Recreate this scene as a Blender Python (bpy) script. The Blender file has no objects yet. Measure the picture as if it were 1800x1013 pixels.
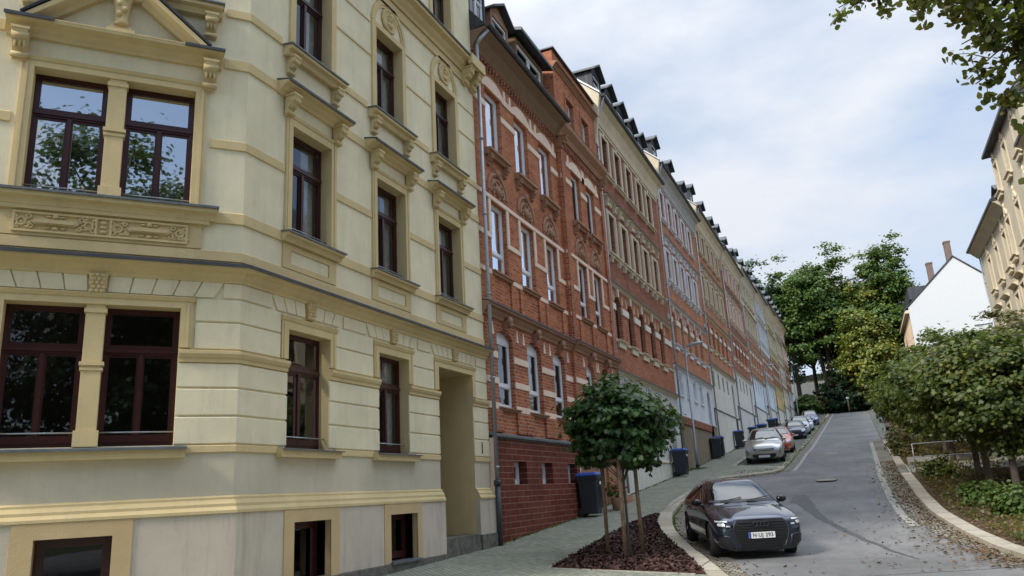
import bpy, bmesh, math, random
import numpy as np
from mathutils import Vector, Matrix, noise
from mathutils.bvhtree import BVHTree

R = math.radians
rnd = random.Random(7)
SC = bpy.context.scene
COL = SC.collection

# ------------------------------------------------------------------ objects
def tag(o, label=None, cat=None, group=None, kind=None):
    if label: o['label'] = label
    if cat: o['category'] = cat
    if group: o['group'] = group
    if kind: o['kind'] = kind
    return o

def empty(name, loc, rz, label, cat, group=None):
    o = bpy.data.objects.new(name, None)
    COL.objects.link(o)
    o.location = loc
    o.rotation_euler = (0, 0, rz)
    o.empty_display_size = .3
    return tag(o, label, cat, group)

def link(name, me, parent=None, loc=(0, 0, 0), rz=0.0, rot=None):
    o = bpy.data.objects.new(name, me)
    COL.objects.link(o)
    if parent: o.parent = parent
    o.location = loc
    o.rotation_euler = rot if rot else (0, 0, rz)
    return o

def copy_tree(o, parent=None):
    c = o.copy()
    COL.objects.link(c)
    c.parent = parent
    for ch in o.children:
        copy_tree(ch, c)
    return c

# ------------------------------------------------------------------ mesh builder
class MB:
    def __init__(s):
        s.v = []; s.f = []; s.sm = []; s.mi = []; s.cur = 0; s.g = []
    def add(s, vs, fs, smooth=False):
        n = len(s.v); s.g.append((n, len(s.f), len(vs), len(fs)))
        s.v += [tuple(v) for v in vs]
        for f in fs:
            s.f.append(tuple(i + n for i in f)); s.sm.append(smooth); s.mi.append(s.cur)
        return s
    def box(s, x0, x1, y0, y1, z0, z1):
        return s.add([(x0, y0, z0), (x1, y0, z0), (x1, y1, z0), (x0, y1, z0), (x0, y0, z1), (x1, y0, z1), (x1, y1, z1), (x0, y1, z1)],
                     [(0, 3, 2, 1), (4, 5, 6, 7), (0, 1, 5, 4), (1, 2, 6, 5), (2, 3, 7, 6), (3, 0, 4, 7)])
    def fb(s, s0, s1, o0, o1, z0, z1):      # facade box: o = outward
        return s.box(s0, s1, -o1, -o0, z0, z1)
    def quad(s, a, b, c, d, smooth=False):
        return s.add([a, b, c, d], [(0, 1, 2, 3)], smooth)
    def prism(s, poly, y0, y1):             # poly in (x, z), extruded along y (y0 < y1)
        n = len(poly)
        vs = [(x, y0, z) for x, z in poly] + [(x, y1, z) for x, z in poly]
        fs = [tuple(range(n)), tuple(range(2 * n - 1, n - 1, -1))]
        fs += [(i, i + n, (i + 1) % n + n, (i + 1) % n) for i in range(n)]
        return s.add(vs, fs)
    def mould(s, s0, s1, prof, m0=0.0, m1=0.0, cap0=True, cap1=True):   # prof: (out, z) closed polygon, run along s
        n = len(prof)
        vs = [(s0 - o * m0, -o, z) for o, z in prof] + [(s1 + o * m1, -o, z) for o, z in prof]
        fs = [(i, (i + 1) % n, (i + 1) % n + n, i + n) for i in range(n)]
        if cap0: fs.append(tuple(range(n - 1, -1, -1)))
        if cap1: fs.append(tuple(range(n, 2 * n)))
        return s.add(vs, fs)
    def tube(s, pts, r, n=8, smooth=True, cap=True):
        pts = [Vector(p) for p in pts]
        rs = r if isinstance(r, (list, tuple)) else [r] * len(pts)
        vs = []; up = Vector((0, 0, 1))
        u = None
        for i, p in enumerate(pts):
            d = (pts[min(i + 1, len(pts) - 1)] - pts[max(i - 1, 0)])
            if d.length < 1e-9: d = Vector((0, 0, 1))
            d.normalize()
            if u is None:
                u = d.cross(up)
                if u.length < .05: u = Vector((1, 0, 0))
            u = (u - d * u.dot(d)).normalized()
            w = d.cross(u)
            for k in range(n):
                a = 2 * math.pi * k / n
                vs.append(p + (u * math.cos(a) + w * math.sin(a)) * rs[i])
        fs = []
        for i in range(len(pts) - 1):
            for k in range(n):
                fs.append((i * n + k, i * n + (k + 1) % n, (i + 1) * n + (k + 1) % n, (i + 1) * n + k))
        s.add(vs, fs, smooth)
        if cap:
            m = len(s.v) - len(vs)
            s.f.append(tuple(m + k for k in range(n - 1, -1, -1))); s.sm.append(False); s.mi.append(s.cur)
            b = m + (len(pts) - 1) * n
            s.f.append(tuple(b + k for k in range(n))); s.sm.append(False); s.mi.append(s.cur)
        return s
    def ell(s, c, r, n=10, m=6):
        vs = []; fs = []
        for j in range(m + 1):
            t = math.pi * j / m
            for k in range(n):
                a = 2 * math.pi * k / n
                vs.append((c[0] + r[0] * math.sin(t) * math.cos(a), c[1] + r[1] * math.sin(t) * math.sin(a), c[2] + r[2] * math.cos(t)))
        for j in range(m):
            for k in range(n):
                fs.append((j * n + k, (j + 1) * n + k, (j + 1) * n + (k + 1) % n, j * n + (k + 1) % n))
        return s.add(vs, fs, True)
    def torus(s, c, R0, r, axis='y', n=16, m=6, a0=0, a1=2 * math.pi):
        vs = []; fs = []
        full = abs(a1 - a0 - 2 * math.pi) < 1e-6
        N = n if full else n + 1
        for i in range(N):
            a = a0 + (a1 - a0) * i / n
            for k in range(m):
                b = 2 * math.pi * k / m
                rr = R0 + r * math.cos(b); h = r * math.sin(b)
                x, z = rr * math.cos(a), rr * math.sin(a)
                if axis == 'y': vs.append((c[0] + x, c[1] + h, c[2] + z))
                elif axis == 'z': vs.append((c[0] + x, c[1] + z, c[2] + h))
                else: vs.append((c[0] + h, c[1] + x, c[2] + z))
        for i in range(n):
            for k in range(m):
                j = (i + 1) % N
                fs.append((i * m + k, j * m + k, j * m + (k + 1) % m, i * m + (k + 1) % m))
        return s.add(vs, fs, True)
    def cyl(s, c, r, h, axis='z', n=20, r2=None):
        r2 = r if r2 is None else r2
        ax = {'z': (0, 0, 1), 'y': (0, 1, 0), 'x': (1, 0, 0)}[axis]
        a = Vector(c) - Vector(ax) * h / 2; b = Vector(c) + Vector(ax) * h / 2
        return s.tube([a, b], [r, r2], n)
    def mesh(s, name, mats, flip=True):
        me = bpy.data.meshes.new(name)
        me.from_pydata(s.v, [], s.f)
        for m in (mats if isinstance(mats, (list, tuple)) else [mats]):
            me.materials.append(m)
        me.polygons.foreach_set('use_smooth', s.sm)
        me.polygons.foreach_set('material_index', s.mi)
        if flip:
            bm = bmesh.new(); bm.from_mesh(me)
            bmesh.ops.recalc_face_normals(bm, faces=bm.faces)
            bm.to_mesh(me); bm.free()
        me.update()
        return me
    def pieces(s):
        """the mesh split where its primitives stand clear of each other"""
        if len(s.g) < 2 or len(s.g) > 60 or len(s.v) != sum(a[2] for a in s.g): return [s]
        V = np.array(s.v); B = [(V[a:a + n].min(0), V[a:a + n].max(0)) for a, _, n, _ in s.g]
        k = len(B); par = list(range(k))
        def find(i):
            while par[i] != i: i = par[i]
            return i
        for i in range(k):
            for j in range(i + 1, k):
                gap = np.linalg.norm(np.maximum(0, np.maximum(B[i][0] - B[j][1], B[j][0] - B[i][1])))
                if gap < max(.02, .22 * max((B[i][1] - B[i][0]).max(), (B[j][1] - B[j][0]).max())): par[find(i)] = find(j)
        ids = sorted({find(i) for i in range(k)})
        if len(ids) == 1 or len(s.f) != sum(a[3] for a in s.g): return [s]
        out = []
        for r in ids:
            m = MB()
            for i in range(k):
                if find(i) != r: continue
                a, fo, n, nf = s.g[i]; b = len(m.v)
                m.v += s.v[a:a + n]
                for q in range(fo, fo + nf): m.f.append(tuple(x - a + b for x in s.f[q])); m.sm.append(s.sm[q]); m.mi.append(s.mi[q])
            out.append(m)
        return out
    def shift(s, dx, dy, dz):
        s.v = [(x + dx, y + dy, z + dz) for x, y, z in s.v]
        return s
    def xf(s, f):
        s.v = [tuple(f(v)) for v in s.v]
        return s

# ------------------------------------------------------------------ materials
def nd(nt, t, **kw):
    n = nt.nodes.new(t)
    for k, v in kw.items():
        if k in n.inputs.keys() if not hasattr(n, k) else False: n.inputs[k].default_value = v
        else: setattr(n, k, v)
    return n

def newmat(name):
    m = bpy.data.materials.new(name); m.use_nodes = True
    nt = m.node_tree; nt.nodes.clear()
    out = nt.nodes.new('ShaderNodeOutputMaterial')
    b = nt.nodes.new('ShaderNodeBsdfPrincipled')
    nt.links.new(b.outputs[0], out.inputs[0])
    return m, nt, b, out

def rgb(c): return (c[0], c[1], c[2], 1)

def noise_node(nt, vec, scale, detail=4, rough=.6, stretch=None):
    if stretch:
        mp = nt.nodes.new('ShaderNodeMapping'); mp.inputs['Scale'].default_value = stretch
        nt.links.new(vec, mp.inputs[0]); vec = mp.outputs[0]
    n = nt.nodes.new('ShaderNodeTexNoise')
    n.inputs['Scale'].default_value = scale; n.inputs['Detail'].default_value = detail; n.inputs['Roughness'].default_value = rough
    nt.links.new(vec, n.inputs['Vector'])
    return n.outputs['Fac']

def ramp(nt, fac, stops):
    r = nt.nodes.new('ShaderNodeValToRGB')
    e = r.color_ramp.elements
    while len(e) < len(stops): e.new(.5)
    for i, (p, c) in enumerate(stops):
        e[i].position = p; e[i].color = rgb(c) if len(c) == 3 else c
    nt.links.new(fac, r.inputs[0])
    return r.outputs[0]

def mixc(nt, fac, a, b, typ='MIX'):
    m = nt.nodes.new('ShaderNodeMix'); m.data_type = 'RGBA'; m.blend_type = typ
    for sock, v in ((m.inputs[0], fac), (m.inputs[6], a), (m.inputs[7], b)):
        if isinstance(v, (int, float)): sock.default_value = v
        elif isinstance(v, (tuple, list)): sock.default_value = rgb(v)
        else: nt.links.new(v, sock)
    return m.outputs[2]

def math_(nt, op, a, b=None, clamp=False):
    m = nt.nodes.new('ShaderNodeMath'); m.operation = op; m.use_clamp = clamp
    for i, v in enumerate((a, b)):
        if v is None: continue
        if isinstance(v, (int, float)): m.inputs[i].default_value = v
        else: nt.links.new(v, m.inputs[i])
    return m.outputs[0]

def coords(nt, kind='Object'):
    return nt.nodes.new('ShaderNodeTexCoord').outputs[kind]

def bump(nt, b, h, strength=.3, dist=.02):
    n = nt.nodes.new('ShaderNodeBump'); n.inputs['Strength'].default_value = strength; n.inputs['Distance'].default_value = dist
    nt.links.new(h, n.inputs['Height']); nt.links.new(n.outputs[0], b.inputs['Normal'])

def plain(name, c, rough=.6, metal=0.0, var=.12, scale=3.0, spec=.5, bmp=0.0, bs=60, coat=0.0):
    m, nt, b, out = newmat(name)
    v = coords(nt)
    f = noise_node(nt, v, scale, 5, .65)
    lo = tuple(x * (1 - var) for x in c); hi = tuple(min(1, x * (1 + var)) for x in c)
    nt.links.new(ramp(nt, f, [(.3, lo), (.7, hi)]), b.inputs['Base Color'])
    b.inputs['Roughness'].default_value = rough; b.inputs['Metallic'].default_value = metal
    b.inputs['Specular IOR Level'].default_value = spec
    if coat: b.inputs['Coat Weight'].default_value = coat; b.inputs['Coat Roughness'].default_value = .03
    if bmp: bump(nt, b, noise_node(nt, v, bs, 3, .6), bmp, .01)
    return m

def stucco(name, c, dirt=(.3, .28, .24), amt=.35, bs=45):
    m, nt, b, out = newmat(name)
    v = coords(nt, 'Object')
    f = noise_node(nt, v, 1.1, 6, .65)
    base = ramp(nt, f, [(.3, tuple(x * .88 for x in c)), (.7, tuple(min(1, x * 1.07) for x in c))])
    st = noise_node(nt, v, 2.2, 6, .7, (2.6, 2.6, .28))        # rain streaks
    sf = ramp(nt, st, [(.5, (0, 0, 0)), (.8, (1, 1, 1))])
    base = mixc(nt, math_(nt, 'MULTIPLY', sf, amt), base, dirt)
    g = noise_node(nt, v, 260, 2, .5)
    base = mixc(nt, .12, base, ramp(nt, g, [(.3, (.2, .2, .2)), (.7, (1, 1, 1))]), 'MULTIPLY')
    nt.links.new(base, b.inputs['Base Color'])
    b.inputs['Roughness'].default_value = .92; b.inputs['Specular IOR Level'].default_value = .06
    h = math_(nt, 'ADD', noise_node(nt, v, bs, 3, .6), math_(nt, 'MULTIPLY', noise_node(nt, v, 1.8, 2, .5), 1.5))
    bump(nt, b, h, .35, .012)
    return m

def brick(name, c1, c2, mortar, bw=.25, rh=.077, ms=.012, rough=.8, bmp=.5, dark=.25):
    m, nt, b, out = newmat(name)
    v = coords(nt, 'Object')
    sp = nt.nodes.new('ShaderNodeSeparateXYZ'); nt.links.new(v, sp.inputs[0])
    cb = nt.nodes.new('ShaderNodeCombineXYZ')
    nt.links.new(math_(nt, 'ADD', sp.outputs[0], sp.outputs[1]), cb.inputs[0]); nt.links.new(sp.outputs[2], cb.inputs[1])
    t = nt.nodes.new('ShaderNodeTexBrick')
    t.inputs['Scale'].default_value = 1; t.inputs['Brick Width'].default_value = bw; t.inputs['Row Height'].default_value = rh
    t.inputs['Mortar Size'].default_value = ms; t.inputs['Mortar Smooth'].default_value = .2; t.inputs['Bias'].default_value = 0
    t.inputs['Color1'].default_value = rgb(c1); t.inputs['Color2'].default_value = rgb(c2); t.inputs['Mortar'].default_value = rgb(mortar)
    nt.links.new(cb.outputs[0], t.inputs['Vector'])
    f = noise_node(nt, v, .9, 6, .7)
    c = mixc(nt, ramp(nt, f, [(.45, (0, 0, 0)), (.75, (dark * 2, dark * 2, dark * 2))]), t.outputs['Color'], tuple(x * .45 for x in c1))
    g = noise_node(nt, v, 14, 3, .6)
    c = mixc(nt, .5, c, ramp(nt, g, [(.3, (.62, .62, .62)), (.7, (1.1, 1.1, 1.1))]), 'MULTIPLY')
    nt.links.new(c, b.inputs['Base Color'])
    b.inputs['Roughness'].default_value = rough; b.inputs['Specular IOR Level'].default_value = .06
    inv = math_(nt, 'SUBTRACT', 1.0, t.outputs['Fac'])
    bump(nt, b, inv, bmp, .012)
    return m

def tiles(name, c, joint, w, h, off=.5, var=.25, ms=.008, rough=.85, rot=0.0, moss=None):
    m, nt, b, out = newmat(name)
    v = coords(nt, 'Object')
    mp = nt.nodes.new('ShaderNodeMapping'); mp.inputs['Rotation'].default_value = (0, 0, rot); nt.links.new(v, mp.inputs[0])
    t = nt.nodes.new('ShaderNodeTexBrick'); t.offset = off
    t.inputs['Scale'].default_value = 1; t.inputs['Brick Width'].default_value = w; t.inputs['Row Height'].default_value = h
    t.inputs['Mortar Size'].default_value = ms; t.inputs['Mortar Smooth'].default_value = .3
    t.inputs['Color1'].default_value = rgb(tuple(x * (1 - var) for x in c)); t.inputs['Color2'].default_value = rgb(tuple(x * (1 + var) for x in c))
    t.inputs['Mortar'].default_value = rgb(joint)
    nt.links.new(mp.outputs[0], t.inputs['Vector'])
    col = t.outputs['Color']
    f = noise_node(nt, v, .7, 6, .7)
    if moss: col = mixc(nt, ramp(nt, f, [(.42, (0, 0, 0)), (.72, (.75, .75, .75))]), col, moss)
    g = noise_node(nt, v, 9, 4, .65)
    col = mixc(nt, .6, col, ramp(nt, g, [(.3, (.65, .65, .65)), (.7, (1.12, 1.12, 1.12))]), 'MULTIPLY')
    nt.links.new(col, b.inputs['Base Color'])
    b.inputs['Roughness'].default_value = rough; b.inputs['Specular IOR Level'].default_value = .25
    bump(nt, b, math_(nt, 'SUBTRACT', 1.0, t.outputs['Fac']), .5, .01)
    return m

def glass(name, refl=.3, tint=(.75, .78, .78), wav=.12, mul=1.5):
    m = bpy.data.materials.new(name); m.use_nodes = True
    nt = m.node_tree; nt.nodes.clear()
    out = nt.nodes.new('ShaderNodeOutputMaterial')
    tr = nt.nodes.new('ShaderNodeBsdfTransparent'); tr.inputs[0].default_value = rgb(tint)
    gl = nt.nodes.new('ShaderNodeBsdfGlossy'); gl.inputs['Roughness'].default_value = .015; gl.inputs[0].default_value = (.95, .97, 1, 1)
    fr = nt.nodes.new('ShaderNodeFresnel'); fr.inputs[0].default_value = 1.55
    fac = math_(nt, 'ADD', math_(nt, 'MULTIPLY', fr.outputs[0], mul), refl, True)
    mx = nt.nodes.new('ShaderNodeMixShader')
    nt.links.new(fac, mx.inputs[0]); nt.links.new(tr.outputs[0], mx.inputs[1]); nt.links.new(gl.outputs[0], mx.inputs[2])
    nt.links.new(mx.outputs[0], out.inputs[0])
    if wav:
        v = coords(nt, 'Object')
        n = nt.nodes.new('ShaderNodeBump'); n.inputs['Strength'].default_value = wav; n.inputs['Distance'].default_value = .02
        nt.links.new(noise_node(nt, v, 2.2, 1, .4), n.inputs['Height']); nt.links.new(n.outputs[0], gl.inputs['Normal'])
    return m

def leafmat(name, stops, trans=.35, rough=.45):
    m = bpy.data.materials.new(name); m.use_nodes = True
    nt = m.node_tree; nt.nodes.clear()
    out = nt.nodes.new('ShaderNodeOutputMaterial')
    b = nt.nodes.new('ShaderNodeBsdfPrincipled'); t = nt.nodes.new('ShaderNodeBsdfTranslucent'); mx = nt.nodes.new('ShaderNodeMixShader')
    g = nt.nodes.new('ShaderNodeNewGeometry')
    v = coords(nt, 'Object')
    big = noise_node(nt, v, .55, 3, .6)
    f = math_(nt, 'ADD', math_(nt, 'MULTIPLY', g.outputs['Random Per Island'], .55), math_(nt, 'MULTIPLY', math_(nt, 'SUBTRACT', big, .25), .9), True)
    c = ramp(nt, f, stops)
    nt.links.new(c, b.inputs['Base Color'])
    b.inputs['Roughness'].default_value = rough; b.inputs['Specular IOR Level'].default_value = .35
    nt.links.new(mixc(nt, .5, c, (.25, .35, .04)), t.inputs[0])
    mx.inputs[0].default_value = trans
    nt.links.new(b.outputs[0], mx.inputs[1]); nt.links.new(t.outputs[0], mx.inputs[2]); nt.links.new(mx.outputs[0], out.inputs[0])
    return m

M = {}
M['cream'] = stucco('cream_stucco', (.82, .73, .51), amt=.24)
M['ochre'] = stucco('ochre_stucco', (.69, .54, .29), amt=.24)
M['ochre2'] = stucco('deep_ochre_stucco', (.62, .455, .25), amt=.1)
M['basegrey'] = stucco('grey_base_stucco', (.62, .535, .43), dirt=(.24, .21, .17), amt=.55)
M['plinthcream'] = stucco('greyed_cream_stucco', (.62, .55, .42), amt=.2)
M['granite'] = plain('granite', (.13, .12, .10), .85, var=.5, scale=7, bmp=.5, bs=25)
M['zinc'] = plain('weathered_zinc', (.14, .15, .16), .5, .3, .25, 4)
M['lead'] = plain('dark_zinc', (.055, .058, .065), .5, .2, .3, 5)
M['pipe'] = plain('galvanised_steel', (.36, .38, .40), .45, .6, .15, 6)
M['maroon'] = plain('maroon_window_paint', (.050, .013, .013), .32, var=.15)
M['white'] = plain('white_window_paint', (.72, .74, .76), .4, var=.05)
M['darkframe'] = plain('dark_brown_window_paint', (.05, .028, .02), .4, var=.15)
M['glass'] = glass('window_glass', .08, (.86, .88, .88), .06, .7)
M['glass_dark'] = glass('shade_darkened_glass', .02, (.4, .4, .4), .05, .9)  # window glass copy, tint darkened and reflection cut so panes look shaded
M['glass_sky'] = glass('sky_boosted_glass', .50, (.35, .35, .35), .03)  # window glass copy, reflection raised so panes mirror more sky
M['room'] = plain('room_shade', (.022, .02, .018), .9, var=.4, scale=1)  # near-black colour carries the shade of unlit interiors
M['curtain'] = plain('net_curtain', (.55, .55, .53), .9, var=.25, scale=9)
M['slate'] = tiles('roof_slate', (.06, .062, .072), (.025, .025, .03), .28, .18, var=.3, ms=.01, rough=.55)
M['brickA'] = brick('orange_red_clinker', (.37, .092, .042), (.61, .20, .085), (.42, .26, .17), bw=.27, rh=.094, ms=.016)
M['brickD'] = brick('dark_red_clinker', (.20, .042, .024), (.44, .12, .060), (.38, .25, .18), bw=.27, rh=.094, ms=.018)
M['sand'] = stucco('pink_sandstone', (.88, .68, .54), dirt=(.3, .2, .14), amt=.25)
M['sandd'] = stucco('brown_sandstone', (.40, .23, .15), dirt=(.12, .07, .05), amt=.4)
M['redtile'] = brick('red_base_tile', (.14, .038, .026), (.19, .055, .038), (.32, .18, .13), bw=.62, rh=.152, ms=.010, rough=.45, bmp=.3, dark=.3)
M['lightgrey'] = stucco('pale_grey_stucco', (.64, .63, .60), amt=.3)
M['oldtan'] = stucco('old_tan_stucco', (.30, .25, .18), dirt=(.11, .09, .07), amt=.8)
M['steelbin'] = plain('bin_plastic', (.022, .024, .030), .5, var=.15, bmp=.1)
M['binlid'] = plain('blue_bin_lid', (.025, .075, .32), .42, var=.12)
M['binlidd'] = plain('dark_bin_lid', (.02, .022, .03), .45, var=.12)
M['wood'] = plain('weathered_post_wood', (.19, .125, .075), .8, var=.35, scale=9, bmp=.4, bs=30)
M['bark'] = plain('bark', (.075, .06, .045), .9, var=.4, scale=8, bmp=.6, bs=20)
M['rubber'] = plain('rubber', (.012, .012, .012), .75, var=.2)
M['blackplastic'] = plain('black_plastic', (.012, .012, .014), .45, var=.2)
M['gloss_black'] = plain('gloss_black', (.008, .008, .009), .15, var=.1)
M['rim'] = plain('alloy_rim', (.07, .07, .08), .35, .8, .1)
M['rimlight'] = plain('pale_alloy_rim', (.42, .43, .45), .35, .8, .1)
M['chrome'] = plain('chrome', (.6, .62, .65), .18, 1, .05)
M['lampglass'] = plain('headlamp', (.55, .58, .62), .12, .3, .3, 14)
M['carglass'] = glass('car_glass', .03, (.10, .11, .12), 0, 1.1)
M['plate'] = plain('plate_white', (.72, .73, .72), .45, var=.03)
M['plateblue'] = plain('plate_blue', (.02, .07, .42), .45, var=.03)
M['ink'] = plain('plate_ink', (.01, .01, .01), .5, var=.05)
M['amber'] = plain('amber_lamp', (.8, .25, .03), .25, var=.1)
M['redlamp'] = plain('red_lamp', (.45, .02, .02), .2, var=.1)

# ------------------------------------------------------------------ terrain
G_T = [(-400, -2.6), (-60, -1.9), (0, -1.62), (11, -1.28), (15.5, -1.16), (17.8, -1.1), (24.2, -.7), (29.8, -.18), (38, .5), (43.6, .98),
       (49.5, 1.6), (55.8, 2.12), (61, 2.64), (125, 9.33), (150, 11.0), (190, 12.2), (260, 12.8), (2200, 13)]
G_Y = [a for a, b in G_T]; G_Z = [b for a, b in G_T]
def g(y): return float(np.interp(round(y * 4) / 4, G_Y, G_Z)) if abs(y * 4 - round(y * 4)) < 1e-6 else float(
    np.interp(y, [math.floor(y * 4) / 4, math.floor(y * 4) / 4 + .25], [np.interp(math.floor(y * 4) / 4, G_Y, G_Z), np.interp(math.floor(y * 4) / 4 + .25, G_Y, G_Z)]))

def g2(x, y):        # the ground falls from the house fronts towards the road near the junction
    return g(y) - .25 * min(1, max(0, (36 - y) / 16)) * min(1, max(0, (x + 8.4) / 5.4))

def lut(tab):
    a = [t[0] for t in tab]; b = [t[1] for t in tab]
    return lambda y: float(np.interp(y, a, b))

KL = lut([(-30, 6), (0, 1.5), (11, -1.75), (13.99, -2.64), (16.72, -3.5), (18.08, -3.99), (19.56, -4.55), (21.02, -5.07), (22.75, -5.57), (24.98, -5.99), (27.6, -6.17), (30, -6.21),
          (35.7, -6.22), (36.3, -6.05), (37, -5.4), (38, -4.3), (38.5, -3.95), (39.25, -3.76), (40, -3.74), (126, -3.74)])
KLi = lut([(-30, 6.4), (0, 1.82), (11, -1.43), (13.98, -2.32), (16.77, -3.2), (18.28, -3.75), (19.8, -4.29), (21.2, -4.75), (22.5, -5.1), (24.7, -5.57), (27.2, -5.81), (30, -5.88),
           (35.25, -5.9), (35.8, -5.6), (36.5, -4.7), (37.5, -3.75), (38.25, -3.5), (39, -3.44), (40, -3.44), (126, -3.44)])
RK = lut([(11, 60), (11.5, 30), (11.9, 12), (12.5, 7), (13.1, 4.8), (13.9, 3.45), (14.8, 2.72), (15.5, 2.4), (16.15, 2.23), (17.0, 2.11), (17.76, 2.01), (19.76, 1.76), (21.6, 1.58), (23.44, 1.43), (27, 1.29),
          (33.7, 1.22), (45, 1.3), (58, 1.35), (126, 1.7)])
def rows(y0, y1, st=.5):
    n = max(1, int(round((y1 - y0) / st)))
    return [y0 + (y1 - y0) * i / n for i in range(n + 1)]

def sheet(name, mat, ys, xl, xr, dz, kind='structure', label=None, cols=1, skirt=0.0, zf=None):
    mb = MB()
    vs = []; fs = []
    zf = zf or g2
    for y in ys:
        a, b = xl(y), xr(y)
        for k in range(cols + 1):
            x = a + (b - a) * k / cols
            vs.append((x, y, zf(x, y) + dz))
    n = cols + 1
    for i in range(len(ys) - 1):
        for k in range(cols):
            fs.append((i * n + k, i * n + k + 1, (i + 1) * n + k + 1, (i + 1) * n + k))
    mb.add(vs, fs)
    if skirt:
        for side in (0, cols):
            for i in range(len(ys) - 1):
                p, q = vs[i * n + side], vs[(i + 1) * n + side]
                mb.quad(p, q, (q[0], q[1], q[2] - skirt), (p[0], p[1], p[2] - skirt))
        for i in (0, len(ys) - 1):
            p, q = vs[i * n], vs[i * n + cols]
            mb.quad(p, q, (q[0], q[1], q[2] - skirt), (p[0], p[1], p[2] - skirt))
    o = link(name, mb.mesh(name, mat))
    # make sure faces look up
    tag(o, label, None, None, kind)
    return o

def ground_materials():
    m, nt, b, out = newmat('asphalt'); M['asphalt'] = m
    v = coords(nt)
    f = noise_node(nt, v, .35, 6, .65)
    c = ramp(nt, f, [(.32, (.132, .129, .126)), (.48, (.175, .170, .165)), (.68, (.225, .218, .212))])
    fine = noise_node(nt, v, 70, 3, .7)
    c = mixc(nt, .75, c, ramp(nt, fine, [(.3, (.55, .55, .55)), (.72, (1.3, 1.3, 1.3))]), 'MULTIPLY')
    med = noise_node(nt, v, 3.0, 5, .7, (1, .25, 1))
    c = mixc(nt, .5, c, ramp(nt, med, [(.35, (.72, .72, .72)), (.65, (1.12, 1.12, 1.12))]), 'MULTIPLY')
    cr = nt.nodes.new('ShaderNodeTexVoronoi'); cr.feature = 'DISTANCE_TO_EDGE'; cr.inputs['Scale'].default_value = .33
    wv = nt.nodes.new('ShaderNodeVectorMath'); wv.operation = 'ADD'
    nz = nt.nodes.new('ShaderNodeTexNoise'); nz.inputs['Scale'].default_value = 1.4; nt.links.new(v, nz.inputs['Vector'])
    nt.links.new(v, wv.inputs[0]); nt.links.new(nz.outputs['Color'], wv.inputs[1]); nt.links.new(wv.outputs[0], cr.inputs['Vector'])
    ck = ramp(nt, cr.outputs['Distance'], [(0, (.6, .6, .6)), (.006, (0, 0, 0))])
    gate = ramp(nt, noise_node(nt, v, .22, 2, .5), [(.5, (0, 0, 0)), (.6, (1, 1, 1))])
    c = mixc(nt, math_(nt, 'MULTIPLY', ck, gate), c, (.035, .035, .035))
    nt.links.new(c, b.inputs['Base Color']); b.inputs['Roughness'].default_value = .82; b.inputs['Specular IOR Level'].default_value = .35
    bump(nt, b, fine, .35, .008)
    # soil / mulch / lawn
    for nm, c0, c1, sc, bd in (('mulch', (.028, .012, .009), (.12, .055, .040), 22, .05), ('soil', (.05, .032, .02), (.13, .088, .05), 9, .04), ('turf', (.035, .05, .018), (.10, .10, .04), 5, .04)):
        m, nt, b, out = newmat(nm); M[nm] = m
        v = coords(nt)
        vo = nt.nodes.new('ShaderNodeTexVoronoi'); vo.inputs['Scale'].default_value = sc; nt.links.new(v, vo.inputs['Vector'])
        n = noise_node(nt, v, sc * .8, 6, .75)
        nt.links.new(mixc(nt, .5, ramp(nt, n, [(.3, c0), (.72, c1)]), ramp(nt, vo.outputs['Distance'], [(.1, c1), (.7, c0)])), b.inputs['Base Color'])
        b.inputs['Roughness'].default_value = .95; b.inputs['Specular IOR Level'].default_value = .15
        bump(nt, b, math_(nt, 'ADD', n, vo.outputs['Distance']), .8, bd)
    M['pavers'] = tiles('grey_green_pavers', (.28, .28, .225), (.09, .095, .065), .21, .105, var=.18, ms=.009, moss=(.17, .19, .13), rot=R(45))
    M['baypavers'] = tiles('bay_pavers', (.17, .175, .155), (.06, .065, .05), .2, .1, var=.2, ms=.01, moss=(.12, .14, .09))
    M['kerb'] = tiles('kerb_granite', (.44, .39, .31), (.10, .085, .06), 3.0, 1.05, off=0, var=.12, ms=.02, moss=(.24, .21, .15))
    M['cobble'] = tiles('cobble_stone', (.29, .265, .22), (.065, .055, .04), .16, .15, var=.3, ms=.02, moss=(.14, .12, .08))
    M['slab'] = tiles('concrete_slab', (.36, .35, .31), (.10, .09, .07), 1.6, .45, off=0, var=.08, ms=.012)
ground_materials()

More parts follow.
